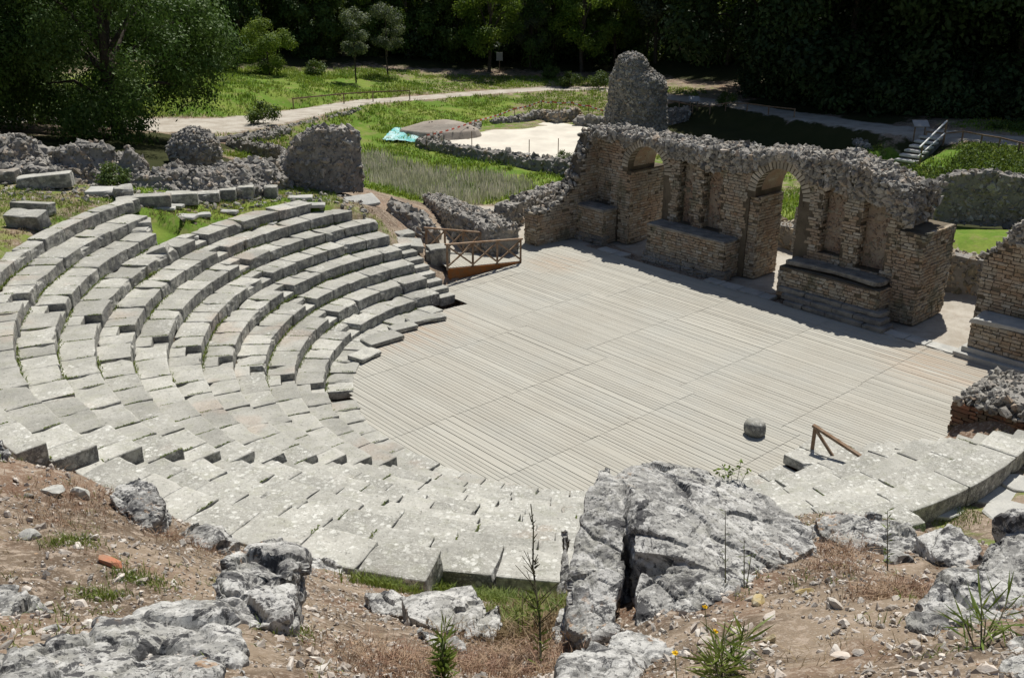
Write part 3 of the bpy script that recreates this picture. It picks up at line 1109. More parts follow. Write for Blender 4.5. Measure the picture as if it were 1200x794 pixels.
NOTCH = 0.31
for k in range(0, 12):
    a0, a1 = ROWS[k]
    Rk = rk(k)
    zt = k*HR if k else 0.07
    z0 = zt-HR-0.10 if k else -0.2
    base = pol(Rk+0.3, (a0+a1)/2, z0)
    if k == 0:
        row = thing('stone_kerb', 'low ring of paving stones edging the round wooden stage below the seats', 'kerb', base)
    else:
        txt = {1: 'lowest curved row of stone seats, next above the ring round the stage', 11: 'topmost low stone row along the grassy terrace on the left'}.get(k)
        row = thing('seat_row', txt or '%s curved row of stone seats counted up from the stage' % ORD[k], 'seat row', base, 'curved rows of stone seats')
    depth = TR+0.02 if k else 0.79
    if k == 11:
        depth = 0.5
    ang = a0
    stops = [s for s in STAIRS if a0+1 < s < a1-1]
    near = k >= 5
    while ang < a1-0.2:
        nxt = [s for s in stops if s-math.degrees(NOTCH/Rk) > ang-0.01]
        lim = min([s-math.degrees(NOTCH/Rk) for s in nxt]+[a1])
        if lim-ang < 0.05:
            # the stair: a half step cut into the front of the row
            w2 = math.degrees(2*NOTCH/Rk)
            s0 = ang
            if k in (9, 10) and s0 > 225:
                P = seat_block(Rk+0.02, Rk+0.5, s0+0.2, s0+w2*0.8, z0-0.1, zt-HR*0.75, nseed(), chip=0.03)
                part('stair_step', P, RB_F, MAT['seat'], row, rnd=rs.uniform())
            elif k and k < 11:
                P = seat_block(Rk+0.385, Rk+depth, s0, s0+w2, z0, zt-0.004, nseed())
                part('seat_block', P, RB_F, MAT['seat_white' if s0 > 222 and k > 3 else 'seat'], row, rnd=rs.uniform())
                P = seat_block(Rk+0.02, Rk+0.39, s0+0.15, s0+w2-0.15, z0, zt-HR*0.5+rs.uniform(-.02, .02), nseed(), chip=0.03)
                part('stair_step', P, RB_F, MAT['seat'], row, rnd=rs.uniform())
            elif k == 0 and not (190 < s0 < 198):
                P = seat_block(Rk, Rk+depth, s0, s0+w2, z0, zt, nseed())
                part('kerb_stone', P, RB_F, MAT['seat'], row, rnd=rs.uniform())
            ang = s0+w2
            continue
        L = (rs.uniform(0.62, 1.12) if ang < 250 else rs.uniform(0.8, 1.35) if ang < 284 else rs.uniform(1.0, 1.9)) if k else rs.uniform(0.45, 0.85)
        da = math.degrees(L/Rk)
        if lim-ang-da < math.degrees(0.42/Rk):
            da = lim-ang if lim-ang < math.degrees(1.35/Rk) else (lim-ang)/2
        gap = rs.uniform(0.004, 0.012) if rs.uniform() < 0.92 else rs.uniform(0.02, 0.045)
        mid = ang+da/2
        worn = 0.05 if mid < 215 else 0.03
        # real rows are a little uneven
        dr = rs.normal()*0.009
        dz = rs.normal()*(0.009 if mid < 215 else 0.005)
        if k == 11 and 180 < mid:
            dz -= 0.03
        e = (1.0 if k else 0.0)
        if k == 0:
            dz = -rs.uniform(0, 0.05) if mid < 306 else 0.23
        P = seat_block(Rk+dr, Rk+depth+dr*0.3, ang+math.degrees(gap/Rk)/2, ang+da-math.degrees(gap/Rk)/2, z0, zt, nseed(), bev=rs.uniform(0.02, 0.045),
                       amp=0.018, chip=worn*1.35, dz=dz, yaw=rs.normal()*0.010, tilt=rs.normal()*0.009)
        white = mid > 226 and (k >= 4 or mid > 245)
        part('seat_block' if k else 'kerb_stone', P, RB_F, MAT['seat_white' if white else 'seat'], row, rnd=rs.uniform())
        JOINTS.append((k, ang+da))
        ang += da

# flank stairs at both ends of the lowest rows
for nm, lab, a0, a1, ks in (('flank_stair', 'small stone stair at the end of the seats beside the wooden ramp railings', 124.6, 129.2, (1, 2, 3, 4)),
                            ('flank_stair', 'small stone stair at the near right end of the seats opposite the brown wall stump', 317.8, 321.0, (1, 2, 3, 4, 5))):
    st = thing(nm, lab, 'stair', pol(8.0, (a0+a1)/2, 0))
    for k in ks:
        for h in (0, 1):
            r0 = rk(k)+0.38*h
            q = a0 if a0 < 200 else a1
            P = seat_block(r0, r0+0.42, a0 if a0 > 200 else a1-math.degrees(0.62/r0), a1 if a0 < 200 else a0+math.degrees(0.6/r0), k*HR-HR*(0.5 if h == 0 else 0)-0.35,
                           k*HR-HR*(0.5 if h == 0 else 0)-0.02, nseed(), chip=0.03)
            part('step', P, RB_F, MAT['seat'], st, rnd=rs.uniform())

# ------------------------------------------------------------------ masonry
def strip(us, zlo, zhi, vf, vb, cap=True):
    """A piece of wall standing along the stage axis, between two height lines; vf is its front, vb its back."""
    us = np.asarray(us, float)
    zlo = np.ones(len(us))*zlo
    zhi = np.ones(len(us))*zhi
    vf = np.ones(len(us))*vf
    vb = np.ones(len(us))*vb
    V, F = [], []
    m = len(us)
    for u, a, b, f, k in zip(us, zlo, zhi, vf, vb):
        V += [W(u, f, a), W(u, f, b), W(u, k, b), W(u, k, a)]
    for i in range(m-1):
        o, q = 4*i, 4*i+4
        for j in range(4):
            F.append((o+j, o+(j+1) % 4, q+(j+1) % 4, q+j))
    F.append((3, 2, 1, 0))
    F.append((4*m-4, 4*m-3, 4*m-2, 4*m-1))
    V, F = np.array(V), np.array(F, np.int32)
    if us[-1] > us[0]:
        F = F[:, ::-1]
    return V, F


def boxuv(u0, u1, v0, v1, z0, z1):
    return strip([u0, u1], z0, z1, v1, v0)


def bricks_on(P0, U, N, length, z0, z1, rs, keep=None, bl=(0.15, 0.31), bh=0.088, gap=0.021, depth=0.10, proud=(0.016, 0.05), miss=0.012, slope=0.0):
    """Courses of separate bricks on a vertical face; P0 is the foot of the face, U runs along it and N looks out of it."""
    out = []
    U, N = np.asarray(U, float), np.asarray(N, float)
    z, row = z0, 0
    while z < z1-0.04:
        h = bh*rs.uniform(0.85, 1.15)
        s = -rs.uniform(0, 0.2)
        while s < length-0.02:
            L = rs.uniform(*bl)
            a, b = max(s, 0.0), min(s+L, length)
            s += L+gap
            if b-a < 0.05:
                continue
            zc = z+h/2
            if keep is not None and not keep((a+b)/2, zc):
                continue
            if rs.uniform() < (miss+0.13 if (a < 0.02 or b > length-0.02) else miss):
                continue
            p = rs.uniform(*proud)
            X = np.empty((8, 3))
            for i in range(8):
                t = BX_V[i]
                X[i] = (P0+U*((a if t[0] < 0 else b)+rs.normal()*0.009)+N*((-depth if t[1] < 0 else p+rs.normal()*0.006)))
                X[i][2] += (z if t[2] < 0 else z+h)+rs.normal()*0.005
            out.append(X)
        z += h+gap
        row += 1
    return out


def emit_bricks(X, parent, name='brick', mat='brick', single=0, seed=1):
    """The first `single` bricks (those nearest the camera) as parts, the others joined."""
    rs = R_(seed)
    X = sorted(X, key=lambda b: np.linalg.norm(b.mean(0)-CAM))
    big = sorted(range(len(X)), key=lambda i: -np.linalg.norm(X[i][6]-X[i][0])/np.linalg.norm(X[i].mean(0)-CAM))
    pick = set(big[:single])
    for i in pick:
        part(name, X[i], orient(X[i], BX_F), MAT[mat], parent, rnd=rs.uniform())
    rest = [X[i] for i in range(len(X)) if i not in pick]
    if rest:
        V = np.concatenate(rest)
        F = np.concatenate([orient(x, BX_F)+8*i for i, x in enumerate(rest)])
        part(name+'_courses', V, F, MAT[mat], parent, rnd=np.repeat(rs.uniform(size=len(rest)), 8), kind='stuff')


U3, V3 = np.array([A[0], A[1], 0]), np.array([B[0], B[1], 0])
FR, BK = -10.62, -12.3
stage = thing('ruined_stage_wall', 'ruined brick stage wall with two round arches and a rubble top behind the wooden floor', 'ruined wall', W(3.5, -11.4, 0))


def ztop(u):
    return 0.20*float(vnoise([[u*1.1, 2.5, 7.1]])[0])+float(np.interp(u, [-4.5, -3.9, -3.5, -2.6, -0.7, 1.9, 4.5, 7.4, 10.6, 11.2], [3.2, 3.8, 4.3, 4.65, 4.88, 4.74, 4.56, 4.5, 4.42, 4.3]))


def zrub(u):
    """where the brick face gives way to bare rubble core"""
    return 0.22*float(vnoise([[u*1.7, 5.5, 1.1]])[0])+float(np.interp(u, [-4.2, -3.5, -2.9, -1.8, -0.4, 0.5, 3.2, 4.3, 5.3, 6.5, 8.3, 9.5, 11], [2.95, 3.2, 3.75, 3.9, 4.0, 4.0, 4.0, 3.85, 3.9, 4.0, 4.15, 4.1, 4.0]))


ARCH = [(7.36, 0.98, 3.2), (1.19, 0.98, 3.27)]                # centre, radius, springing
core = []
rsw = R_(21)


def us_of(a, b, st=0.16):
    return np.linspace(a, b, max(2, int(abs(b-a)/st)+1))


def tops(us):
    return np.array([ztop(u) for u in us])-0.10+0.07*fbm(np.c_[us*3, us*0, us*0], 1, 3, 2)


def arch_low(us, uc, r, zs):
    d = np.clip(r*r-(us-uc)**2, 0, None)
    return zs+np.sqrt(d)


# piers and plain stretches
core.append(boxuv(8.20, 8.80, -12.9, -10.70, 0, 3.05))        # left pier of the first arch
core.append(boxuv(6.40, 6.52, -12.1, -10.75, 0, 3.05))
core.append(boxuv(2.02, 2.95, -12.2, -10.72, 0, 3.05))        # left pier of the second arch
us = us_of(8.8, 10.5)
core.append(strip(us, 0, tops(us), -11.10, -12.35))           # recessed wall at the far end
us = us_of(8.62, 9.3)
core.append(strip(us, 0, tops(us)-0.05, -10.76, -11.12))      # its pilaster
for (uc, r, zs), (ul, ur) in zip(ARCH, ((8.62, 6.3), (2.4, 0.16))):
    us = np.unique(np.concatenate([us_of(ur, ul, 0.12), uc+r*np.cos(np.linspace(0, math.pi, 21))]))
    lo = arch_low(us, uc, r, zs)
    lo[np.abs(us-uc) >= r-1e-6] = 3.05
    core.append(strip(us, lo, tops(us), FR, BK))
NICHES = [(5.33, 0.36, 3.72, 1.45), (4.06, 0.44, 3.66, 1.45), (-0.97, 0.44, 3.70, 1.62), (-2.50, 0.49, 3.62, 1.42)]  # centre, half width, springing, sill


def niche_run(ul, ur, nlist, zbase):
    """front layer with arched recesses, back layer behind them"""
    us = us_of(ur, ul)
    core.append(strip(us, zbase, tops(us), FR-0.45, BK))
    edges = [ul]
    for (uc, hw, zs, sill) in nlist:
        edges += [uc+hw, uc-hw]
    edges.append(ur)
    for i in range(0, len(edges), 2):
        q = us_of(edges[i+1], edges[i])
        core.append(strip(q, zbase, tops(q), FR, FR-0.45))
    for (uc, hw, zs, sill) in nlist:
        core.append(boxuv(uc-hw, uc+hw, FR-0.45, FR-0.003, zbase, sill))
        q = uc+hw*np.cos(np.linspace(math.pi, 0, 13))
        core.append(strip(q, arch_low(q, uc, hw, zs), tops(q), FR-0.004, FR-0.45))


niche_run(6.3, 2.4, NICHES[:2], 0)
niche_run(0.38, -3.5, NICHES[2:], 0)
core.append(boxuv(-4.32, -3.42, -12.55, -10.50, 0, 3.02))     # buttress at the near end
V, F = merge(core)
part('core', V, F, MAT['mortar'], stage, rnd=0.5)

pl = []
for (uc, hw, zs, sill) in NICHES:
    q = uc+hw*np.cos(np.linspace(math.pi, 0, 13))
    a_ = strip(q, sill, arch_low(q, uc, hw, zs), FR-0.425, FR-0.47)
    pl.append(a_)
for (uc, r, zs) in ARCH:                                      # lining of the vaults
    t_ = np.linspace(0.0, math.pi, 25)
    V_, F_ = [], []
    for t0_ in t_:
        for rr_, v_1 in ((r, FR-0.36), (r-0.015, FR-0.36), (r-0.015, BK+0.01), (r, BK+0.01)):
            V_.append(W(uc+rr_*math.cos(t0_), v_1, zs+rr_*math.sin(t0_)))
    for i in range(24):
        for j in range(4):
            F_.append((4*i+j, 4*i+(j+1) % 4, 4*i+4+(j+1) % 4, 4*i+4+j))
    pl.append((np.array(V_), np.array(F_, np.int32)))
V, F = merge(pl)
part('plaster', V, F, MAT['plaster'], stage, rnd=0.5)

# stepped return wall at the far left
pv = [-7.55, -8.35, -8.4, -9.0, -9.4, -9.7, -10.0, -10.2, -10.5, -10.8, -11.2, -12.3]
pz = [1.42, 1.46, 1.55, 1.8, 2.05, 2.35, 2.75, 3.3, 3.9, 4.35, 4.45, 4.35]


def zret(v):
    return float(np.interp(-v, [-x for x in pv], pz))


vv = np.linspace(-7.55, -12.3, 40)
V, F = [], []
for i, v in enumerate(vv):
    z = zret(v)-0.06
    V += [W(10.42, v, 0), W(10.42, v, z), W(11.15, v, z-0.05), W(11.15, v, 0)]
    if i:
        o = 4*i-4
        for j in range(4):
            F.append((o+j, o+(j+1) % 4, o+4+(j+1) % 4, o+4+j))
F += [(3, 2, 1, 0), (4*39, 4*39+1, 4*39+2, 4*39+3)]
V, F = np.array(V), np.array(F, np.int32)
ret_core = (V, F)
part('return_wall', V, F, MAT['mortar'], stage, rnd=0.5)

# podiums
pods = []
for (u0, u1, vf, h) in ((8.86, 10.44, -9.86, 1.38), (2.66, 6.38, -9.74, 1.36), (-3.46, 0.24, -9.64, 1.14)):
    pods.append((boxuv(u0, u1, -11.1 if u0 > 8 else FR-0.01, vf, 0, h), (u0, u1, vf, h)))
V, F = merge([p[0] for p in pods])
part('podium', V, F, MAT['mortar'], stage, rnd=0.5)
for _, (u0, u1, vf, h) in pods[:2]:
    hd = np.array([(u1-u0)/2+0.05, (vf+10.6)/2+0.05, 0.06])
    P = worn_box(hd, nseed(), 0.02, 0.02, 0.10)
    Q = np.array([W((u0+u1)/2+p[0], (vf-10.6)/2+p[1], h+0.03+p[2]) for p in P])
    part('podium_top', Q, RB_F[:, ::-1], MAT['topstone'], stage, rnd=0.35)
# curved bench on the near podium
P = worn_box((1.75, 0.36, 0.09), nseed(), 0.05, 0.05, 0.2)
P[:, 1] += 0.16*(P[:, 0]/1.75)**2
part('podium_top', np.array([W(-1.62+p[0], -10.28+p[1], 1.28+p[2]) for p in P]), RB_F[:, ::-1], MAT['topstone'], stage, rnd=0.2)
for (u0, u1, vf, z) in ((-4.1, -0.4, -9.05, 0.16), (-3.9, -0.2, -9.22, 0.32), (-3.75, 0.2, -9.42, 0.48)):
    lu = u0
    while lu < u1-0.2:
        w = min(rsw.uniform(0.7, 1.6), u1-lu)
        P = worn_box((w/2-0.008, 0.34, 0.085), nseed(), 0.02, 0.012, 0.05)
        part('plinth_stone', np.array([W(lu+w/2+p[0], vf-0.34+p[1], z-0.085+p[2]) for p in P]), RB_F[:, ::-1], MAT['topstone'], stage, rnd=rsw.uniform(0.1, 0.5))
        lu += w
for (u0, u1, vf) in ((8.8, 10.4, -9.7), (2.5, 6.5, -9.58)):
    for row, (z, o) in enumerate(((0.12, 0.0), (0.30, -0.09))):
        lu = u0
        while lu < u1-0.15:
            w = min(rsw.uniform(0.35, 0.8), u1-lu)
            P = worn_box((w/2-0.01, 0.22, 0.10), nseed(), 0.03, 0.03, 0.10)
            part('plinth_stone', np.array([W(lu+w/2+p[0], vf-0.22+o+p[1]+rsw.normal()*0.02, z-0.09+p[2]) for p in P]), RB_F[:, ::-1], MAT['rubble'], stage, rnd=rsw.uniform(0.2, 0.7))
            lu += w

X = []
NU, PV = -U3, V3                                              # the two faces the camera sees


def face_front(u0, u1, vf, z0, z1, keep=None, **kw):
    return bricks_on(W(u0, vf, 0), U3, PV, u1-u0, z0, z1, rsw, (lambda s, z: keep(u0+s, z)) if keep else None, **kw)


def face_side(u, vf, vb, z0, z1, keep=None, **kw):
    return bricks_on(W(u, vb, 0), V3, NU, vf-vb, z0, z1, rsw, (lambda s, z: keep(vb+s, z)) if keep else None, **kw)


def solid(u, z):
    if z > min(zrub(u), ztop(u)-0.15):
        return False
    for (uc, r, zs) in ARCH:
        if abs(u-uc) < r+0.36 and (z < zs or (u-uc)**2+(z-zs)**2 < (r+0.36)**2):
            return z < 3.05 and False
    for (uc, hw, zs, sill) in NICHES:
        if abs(u-uc) < hw+0.03 and z > sill-0.02 and (z < zs or (u-uc)**2+(z-zs)**2 < (hw+0.06)**2):
            return False
    return True


X += face_front(2.4, 6.38, FR, 1.4, 4.5, solid)
X += face_front(-3.5, 0.36, FR, 1.2, 4.5, solid)
X += face_front(8.62, 9.3, -10.76, 1.4, 4.4, lambda u, z: z < ztop(u)-0.2)
X += face_front(9.3, 10.42, -11.10, 1.4, 4.4, lambda u, z: z < zrub(u))
for (uc, r, zs) in ARCH:                                      # spandrels beside the rings
    X += face_front(uc-r-0.45, uc+r+0.45, FR+0.002, 3.05, 4.4, lambda u, z, uc=uc, r=r, zs=zs: (u-uc)**2+(max(z, zs)-zs)**2 > (r+0.34)**2 and z < zrub(u))
X += face_front(8.20, 8.80, -10.70, 0, 3.04)
X += face_side(8.20, -10.70, -12.9, 0, 3.04)
X += face_front(2.02, 2.95, -10.72, 0, 3.04)
X += face_side(2.02, -10.72, -12.2, 0, 3.04)
X += face_front(-4.32, -3.42, -10.50, 0, 3.02)
X += face_side(-4.32, -10.50, -12.55, 0, 3.02)
X += face_side(-3.5, FR, -12.2, 3.05, 4.0, lambda v, z: z < 3.3+0.4*(-v-10.6))
X += face_side(-3.5, FR, -12.2, 3.5, 3.9, lambda v, z: v < -11.6)
X += face_side(-3.42, -10.5, FR, 0, 0.1)
X += face_side(6.38, -9.74, FR, 0, 0.05)
for _, (u0, u1, vf, h) in pods:
    X += face_front(u0, u1, vf, 0, h)
    X += face_side(u0, vf, FR, 0, h)
X += face_side(8.62, -10.76, -11.1, 1.4, 4.3)
X += face_side(10.42, -7.55, -11.1, 0, 4.4, lambda v, z: z < zret(v)-0.1)
X += face_front(10.42, 11.15, -7.55, 0, 1.36)
# reveal faces of the niches and of the wall ends, towards the camera
for (uc, hw, zs, sill) in NICHES:
    X += face_front(uc-hw, uc+hw, FR-0.45, sill, zs+hw, lambda u, z, uc=uc, hw=hw, zs=zs: z < zs or (u-uc)**2+(z-zs)**2 < hw*hw, bh=0.085, miss=0.72, proud=(0.03, 0.055))
    X += face_side(uc+hw, FR, FR-0.45, sill, zs, bh=0.09, miss=0.1)
X += face_side(0.38, FR, -12.2, 1.4, 3.05)
emit_bricks(X, stage, single=300, seed=5)

# arch rings of separate wedge bricks
for (uc, r, zs) in ARCH:
    m = 23
    for i in range(m):
        t0, t1 = math.pi*i/m+0.018, math.pi*(i+1)/m-0.018
        ro = r+0.31+rsw.normal()*0.015
        P = []
        for (rr_, t, vvv) in ((r, t0, BK), (ro, t0, BK), (ro, t1, BK), (r, t1, BK)):
            P.append((rr_, t, -11.0))
        f = FR+0.035+rsw.normal()*0.008
        Q = np.array([W(uc+a*math.cos(t), vq, zs+a*math.sin(t)) for vq in (FR-0.35, f) for (a, t, _) in P])
        part('arch_brick', Q, orient(Q, np.array([(0, 1, 2, 3), (4, 7, 6, 5), (0, 4, 5, 1), (1, 5, 6, 2), (2, 6, 7, 3), (3, 7, 4, 0)], np.int32)), MAT['archstone'], stage, rnd=rsw.uniform())
# intrados bricks
XI = []
for (uc, r, zs) in ARCH:
    for i in range(30):
        t = math.pi*(i+0.5)/30
        rad_, tan_ = np.array([math.cos(t), math.sin(t)]), np.array([-math.sin(t), math.cos(t)])
        v = FR-0.37
        while v > BK+0.1:
            L = min(rsw.uniform(0.16, 0.3), v-BK)
            p = rsw.uniform(-0.005, 0.022)
            Q = np.array([W(uc+(r+(0.05 if x[0] > 0 else -p))*rad_[0]+x[1]*0.044*tan_[0], v if x[2] > 0 else v-L+0.014, zs+(r+(0.05 if x[0] > 0 else -p))*rad_[1]+x[1]*0.044*tan_[1]) for x in BX_V])
            XI.append(Q)
            v -= L
emit_bricks(XI, stage, name='vault_brick', seed=6)

rn = R_(77)
np_ = []
for (uc, hw, zs, sill) in NICHES:
    for _ in range(150):
        u, z = uc+rn.uniform(-hw, hw), rn.uniform(sill, zs+hw)
        if z < zs or (u-uc)**2+(z-zs)**2 < hw*hw:
            np_.append(W(u, FR-0.43, z))
V, F, rv = stones(np_, rn.uniform(0.045, 0.10, len(np_)), rn)
part('niche_stones', V, F, MAT['plaster'], stage, rnd=rv, kind='stuff')
# bare rubble on top and on the upper face
rs = R_(31)
pts, sz = [], []
for i in range(6800):
    u = rs.uniform(-3.75, 10.6)
    zt = ztop(u)
    m = rs.uniform()
    if m < 0.55:
        v = rs.uniform(BK, FR+0.05)
        e = min(v-BK, FR+0.05-v)
        z = zt-0.06-0.16*math.exp(-e*9)+rs.normal()*0.05
    else:
        zl = zrub(u)
        for (uc, r, zs) in ARCH:
            if abs(u-uc) < r+0.4:
                zl = max(zl, zs+math.sqrt(max(0, (r+0.4)**2-(u-uc)**2)))
        if zl > zt-0.05:
            continue
        z = rs.uniform(zl-0.05, zt)
        v = (FR if u < 8.7 else -11.0)+rs.uniform(-0.03, 0.10)+0.16*(z-zl)+0.07*float(vnoise([[u*1.3, z*1.3, 3]])[0])
    pts.append(W(u, v, z))
    sz.append(rs.uniform(0.055, 0.135) if rs.uniform() < 0.8 else rs.uniform(0.13, 0.19))
for i in range(420):                                          # top of the stepped return and broken near end
    if i < 240:
        v = rs.uniform(-12.2, -7.5)
        pts.append(W(rs.uniform(10.42, 11.15), v, zret(v)-0.03))
    else:
        z = rs.uniform(3.1, 4.6)
        pts.append(W(-3.5-0.28*max(0, z-3.5)+rs.normal()*0.07, rs.uniform(BK, FR), min(z, 4.5)))
    sz.append(rs.uniform(0.07, 0.15))
V, F, rv = stones(pts, np.array(sz), rs)
part('rubble_stones', V, F, MAT['rubble'], stage, rnd=rv, kind='stuff')
# sunlit threshold stones along the foot of the wall
u = -6.4
while u < 8.1:
    w = rs.uniform(0.5, 1.1)
    if not (2.5 < u < 6.5 or -4.2 < u+w/2 < 0.3):
        P = worn_box((w/2-0.015, 0.26, 0.06), nseed(), 0.02, 0.015, 0.06)
        o = part('threshold_stone', np.array([W(u+w/2+p[0], -9.36+p[1]+rs.normal()*0.015, -0.01+p[2]) for p in P]), RB_F[:, ::-1], MAT['slab'], stage, rnd=rs.uniform())
    u += w


def end_pier():
    t = thing('brick_pier_stump', 'broken brick pier with a curved bench at the right edge beyond the arches', 'ruined pier', W(-7.3, -10.8, 0))
    r = R_(41)
    us = us_of(-9.6, -6.28, 0.2)

    def zt(u):
        return float(np.interp(u, [-9.6, -7.6, -7.0, -6.7, -6.3], [4.6, 4.4, 3.9, 3.35, 2.95]))
    zz = np.array([zt(u) for u in us])
    c = [strip(us, 0, zz-0.05, -10.25, -12.2), boxuv(-9.6, -6.62, -10.26, -9.32, 0, 1.12)]
    V, F = merge(c)
    part('core', V, F, MAT['mortar'], t, rnd=0.5)
    X = bricks_on(W(-9.6, -10.25, 0), U3, PV, 3.32, 0, 4.4, r, lambda s, z: z < zt(-9.6+s)-0.15)
    X += bricks_on(W(-6.62, -9.32, 0)-U3*2.98, U3, PV, 2.98, 0, 1.1, r)
    emit_bricks(X, t, single=140, seed=8)
    P = worn_box((1.5, 0.5, 0.08), nseed(), 0.03, 0.03, 0.15)
    P[:, 1] += 0.2*(P[:, 0]/1.5)**2-0.1
    part('bench_top', np.array([W(-8.1+p[0], -9.75+p[1], 1.17+p[2]) for p in P]), RB_F[:, ::-1], MAT['slab'], t, rnd=0.8)
    for (q0, q1, vf, z) in ((-9.3, -6.35, -9.0, 0.16), (-9.3, -6.5, -9.2, 0.32)):
        P = worn_box(((q1-q0)/2, 0.3, 0.085), nseed(), 0.02, 0.015, 0.06)
        part('plinth_stone', np.array([W((q0+q1)/2+p[0], vf-0.3+p[1], z-0.085+p[2]) for p in P]), RB_F[:, ::-1], MAT['slab'], t, rnd=0.4)
    pts = []
    for i in range(700):
        u = r.uniform(-9.6, -6.25)
        v = r.uniform(-12.2, -10.2)
        pts.append(W(u, v, zt(u)-0.05+r.normal()*0.05))
    for i in range(260):
        u = r.uniform(-9.6, -6.9)
        pts.append(W(u, -10.2, r.uniform(3.4, zt(u))))
    V, F, rv = stones(pts, r.uniform(0.06, 0.15, len(pts)), r)
    part('rubble_stones', V, F, MAT['rubble'], t, rnd=rv, kind='stuff')


end_pier()


def resample(path, st):
    out = []
    for a, b in zip(path[:-1], path[1:]):
        a, b = np.array(a, float), np.array(b, float)
        m = max(1, int(np.linalg.norm((b-a)[:2])/st))
        out += [a+(b-a)*i/m for i in range(m)]
    out.append(np.array(path[-1], float))
    return np.array(out)


def ruin(name, label, cat, path, thick, dens, size, seed, group=None, rough=0.12, taper=0.8, facing=None, mat='rubble', sink=0.25, single=0):
    """A ruined wall or heap along a path of (x, y, z foot, z top): a rough core with stones in and on it."""
    r = R_(seed)
    Q = resample(path, 0.22)
    m = len(Q)
    base = Q[m//2, :3]
    t = thing(name, label, cat, base, group)
    d = np.gradient(Q[:, :2], axis=0)
    d /= np.linalg.norm(d, axis=1, keepdims=True)
    nrm = np.c_[-d[:, 1], d[:, 0]]
    th = np.interp(np.linspace(0, 1, m), np.linspace(0, 1, len(np.atleast_1d(thick))), np.atleast_1d(thick)) if np.ndim(thick) else np.ones(m)*thick
    prof = [(-1, 0), (-0.97, 0.35), (-0.9*taper-0.08, 0.7), (-taper*0.8, 0.93), (-0.3*taper, 1.0), (0.3*taper, 1.0), (taper*0.8, 0.93), (0.9*taper+0.08, 0.7), (0.97, 0.35), (1, 0)]
    if taper >= 0.95:
        prof = [(-1, 0), (-1, 0.4), (-0.98, 0.8), (-0.95, 0.97), (-0.4, 1.0), (0.4, 1.0), (0.95, 0.97), (0.98, 0.8), (1, 0.4), (1, 0)]
    k = len(prof)
    V = np.empty((m, k, 3))
    for j, (a, h) in enumerate(prof):
        V[:, j, :2] = Q[:, :2]+nrm*(a*th/2)[:, None]
        V[:, j, 2] = (Q[:, 2]-sink)*(1-h)+Q[:, 3]*h
    V = V.reshape(-1, 3)
    V += rough*np.stack([fbm(V+9, 1.6, 3, seed), fbm(V+31, 1.6, 3, seed+1), fbm(V+57, 1.9, 3, seed+2)], 1)
    F = []
    for i in range(m-1):
        for j in range(k-1):
            F.append((i*k+j, i*k+j+1, (i+1)*k+j+1, (i+1)*k+j))
    F = np.array(F, np.int32)
    caps = [np.array([list(range(k))[::-1]], np.int32), np.array([[(m-1)*k+j for j in range(k)]], np.int32)]
    # direction check on one side face
    f = F[0]
    nn = np.cross(V[f[1]]-V[f[0]], V[f[2]]-V[f[1]])
    if nn[:2]@nrm[0] > 0:
        F, caps = F[:, ::-1], [c[:, ::-1] for c in caps]
    part('core', V, [F]+caps, MAT['rubble_core'], t, rnd=0.5, smooth=False)
    fl = [F]+caps
    area = (np.linalg.norm(np.diff(Q[:, :2], axis=0), axis=1).sum())*((Q[:, 3]-Q[:, 2]).mean()*2+th.mean())
    N = int(area*dens*0.8)
    P, Nn = sample_surface(V, fl, N, r, lambda c, n: np.where(n[:, 2] < -0.3, 0, 1.0))
    s = r.uniform(0.4, 1.0, N)*size
    s = np.where(r.uniform(size=N) < 0.18, s*1.65, s)
    v, f, rv = stones(P-Nn*s[:, None]*0.16, s, r)
    part('rubble_stones', v, f, MAT[mat], t, rnd=rv, kind='stuff')
    if facing:
        facing(t, V)
    return t


def lump(name, label, cat, c, rings, dens, size, seed, rough=0.15, group=None):
    """A standing mass of rubble masonry: rings of (height, rx, ry, dx, dy)."""
    r = R_(seed)
    t = thing(name, label, cat, c, group)
    k = 28
    V = []
    hs = np.linspace(rings[0][0], rings[-1][0], 18)
    RA = np.array(rings)
    for h in hs:
        rx, ry, dx, dy = [np.interp(h, RA[:, 0], RA[:, j]) for j in (1, 2, 3, 4)]
        for i in range(k):
            a = 2*math.pi*i/k
            V.append((c[0]+dx+rx*math.cos(a), c[1]+dy+ry*math.sin(a), c[2]+h))
    V = np.array(V)
    V += rough*np.stack([fbm(V, 0.9, 4, seed), fbm(V+40, 0.9, 4, seed+1), 0.5*fbm(V+80, 0.9, 4, seed+2)], 1)
    F = np.array([(j*k+i, j*k+(i+1) % k, (j+1)*k+(i+1) % k, (j+1)*k+i) for j in range(17) for i in range(k)], np.int32)
    cap = np.array([[17*k+i for i in range(k)]], np.int32)
    part('core', V, [F, cap], MAT['rubble_core'], t, rnd=0.5)
    area = sum(math.pi*(a[1]+a[2])*abs(b[0]-a[0]) for a, b in zip(rings[:-1], rings[1:]))+2
    N = int(area*dens)
    P, Nn = sample_surface(V, [F, cap], N, r)
    s = r.uniform(0.55, 1.0, N)*size
    v, f, rv = stones(P-Nn*s[:, None]*0.16, s, r)
    part('rubble_stones', v, f, MAT['rubble'], t, rnd=rv, kind='stuff')
    return t


def gp(px, py, z, h):
    q = G(px, py, z)
    return (q[0], q[1], z, z+h)


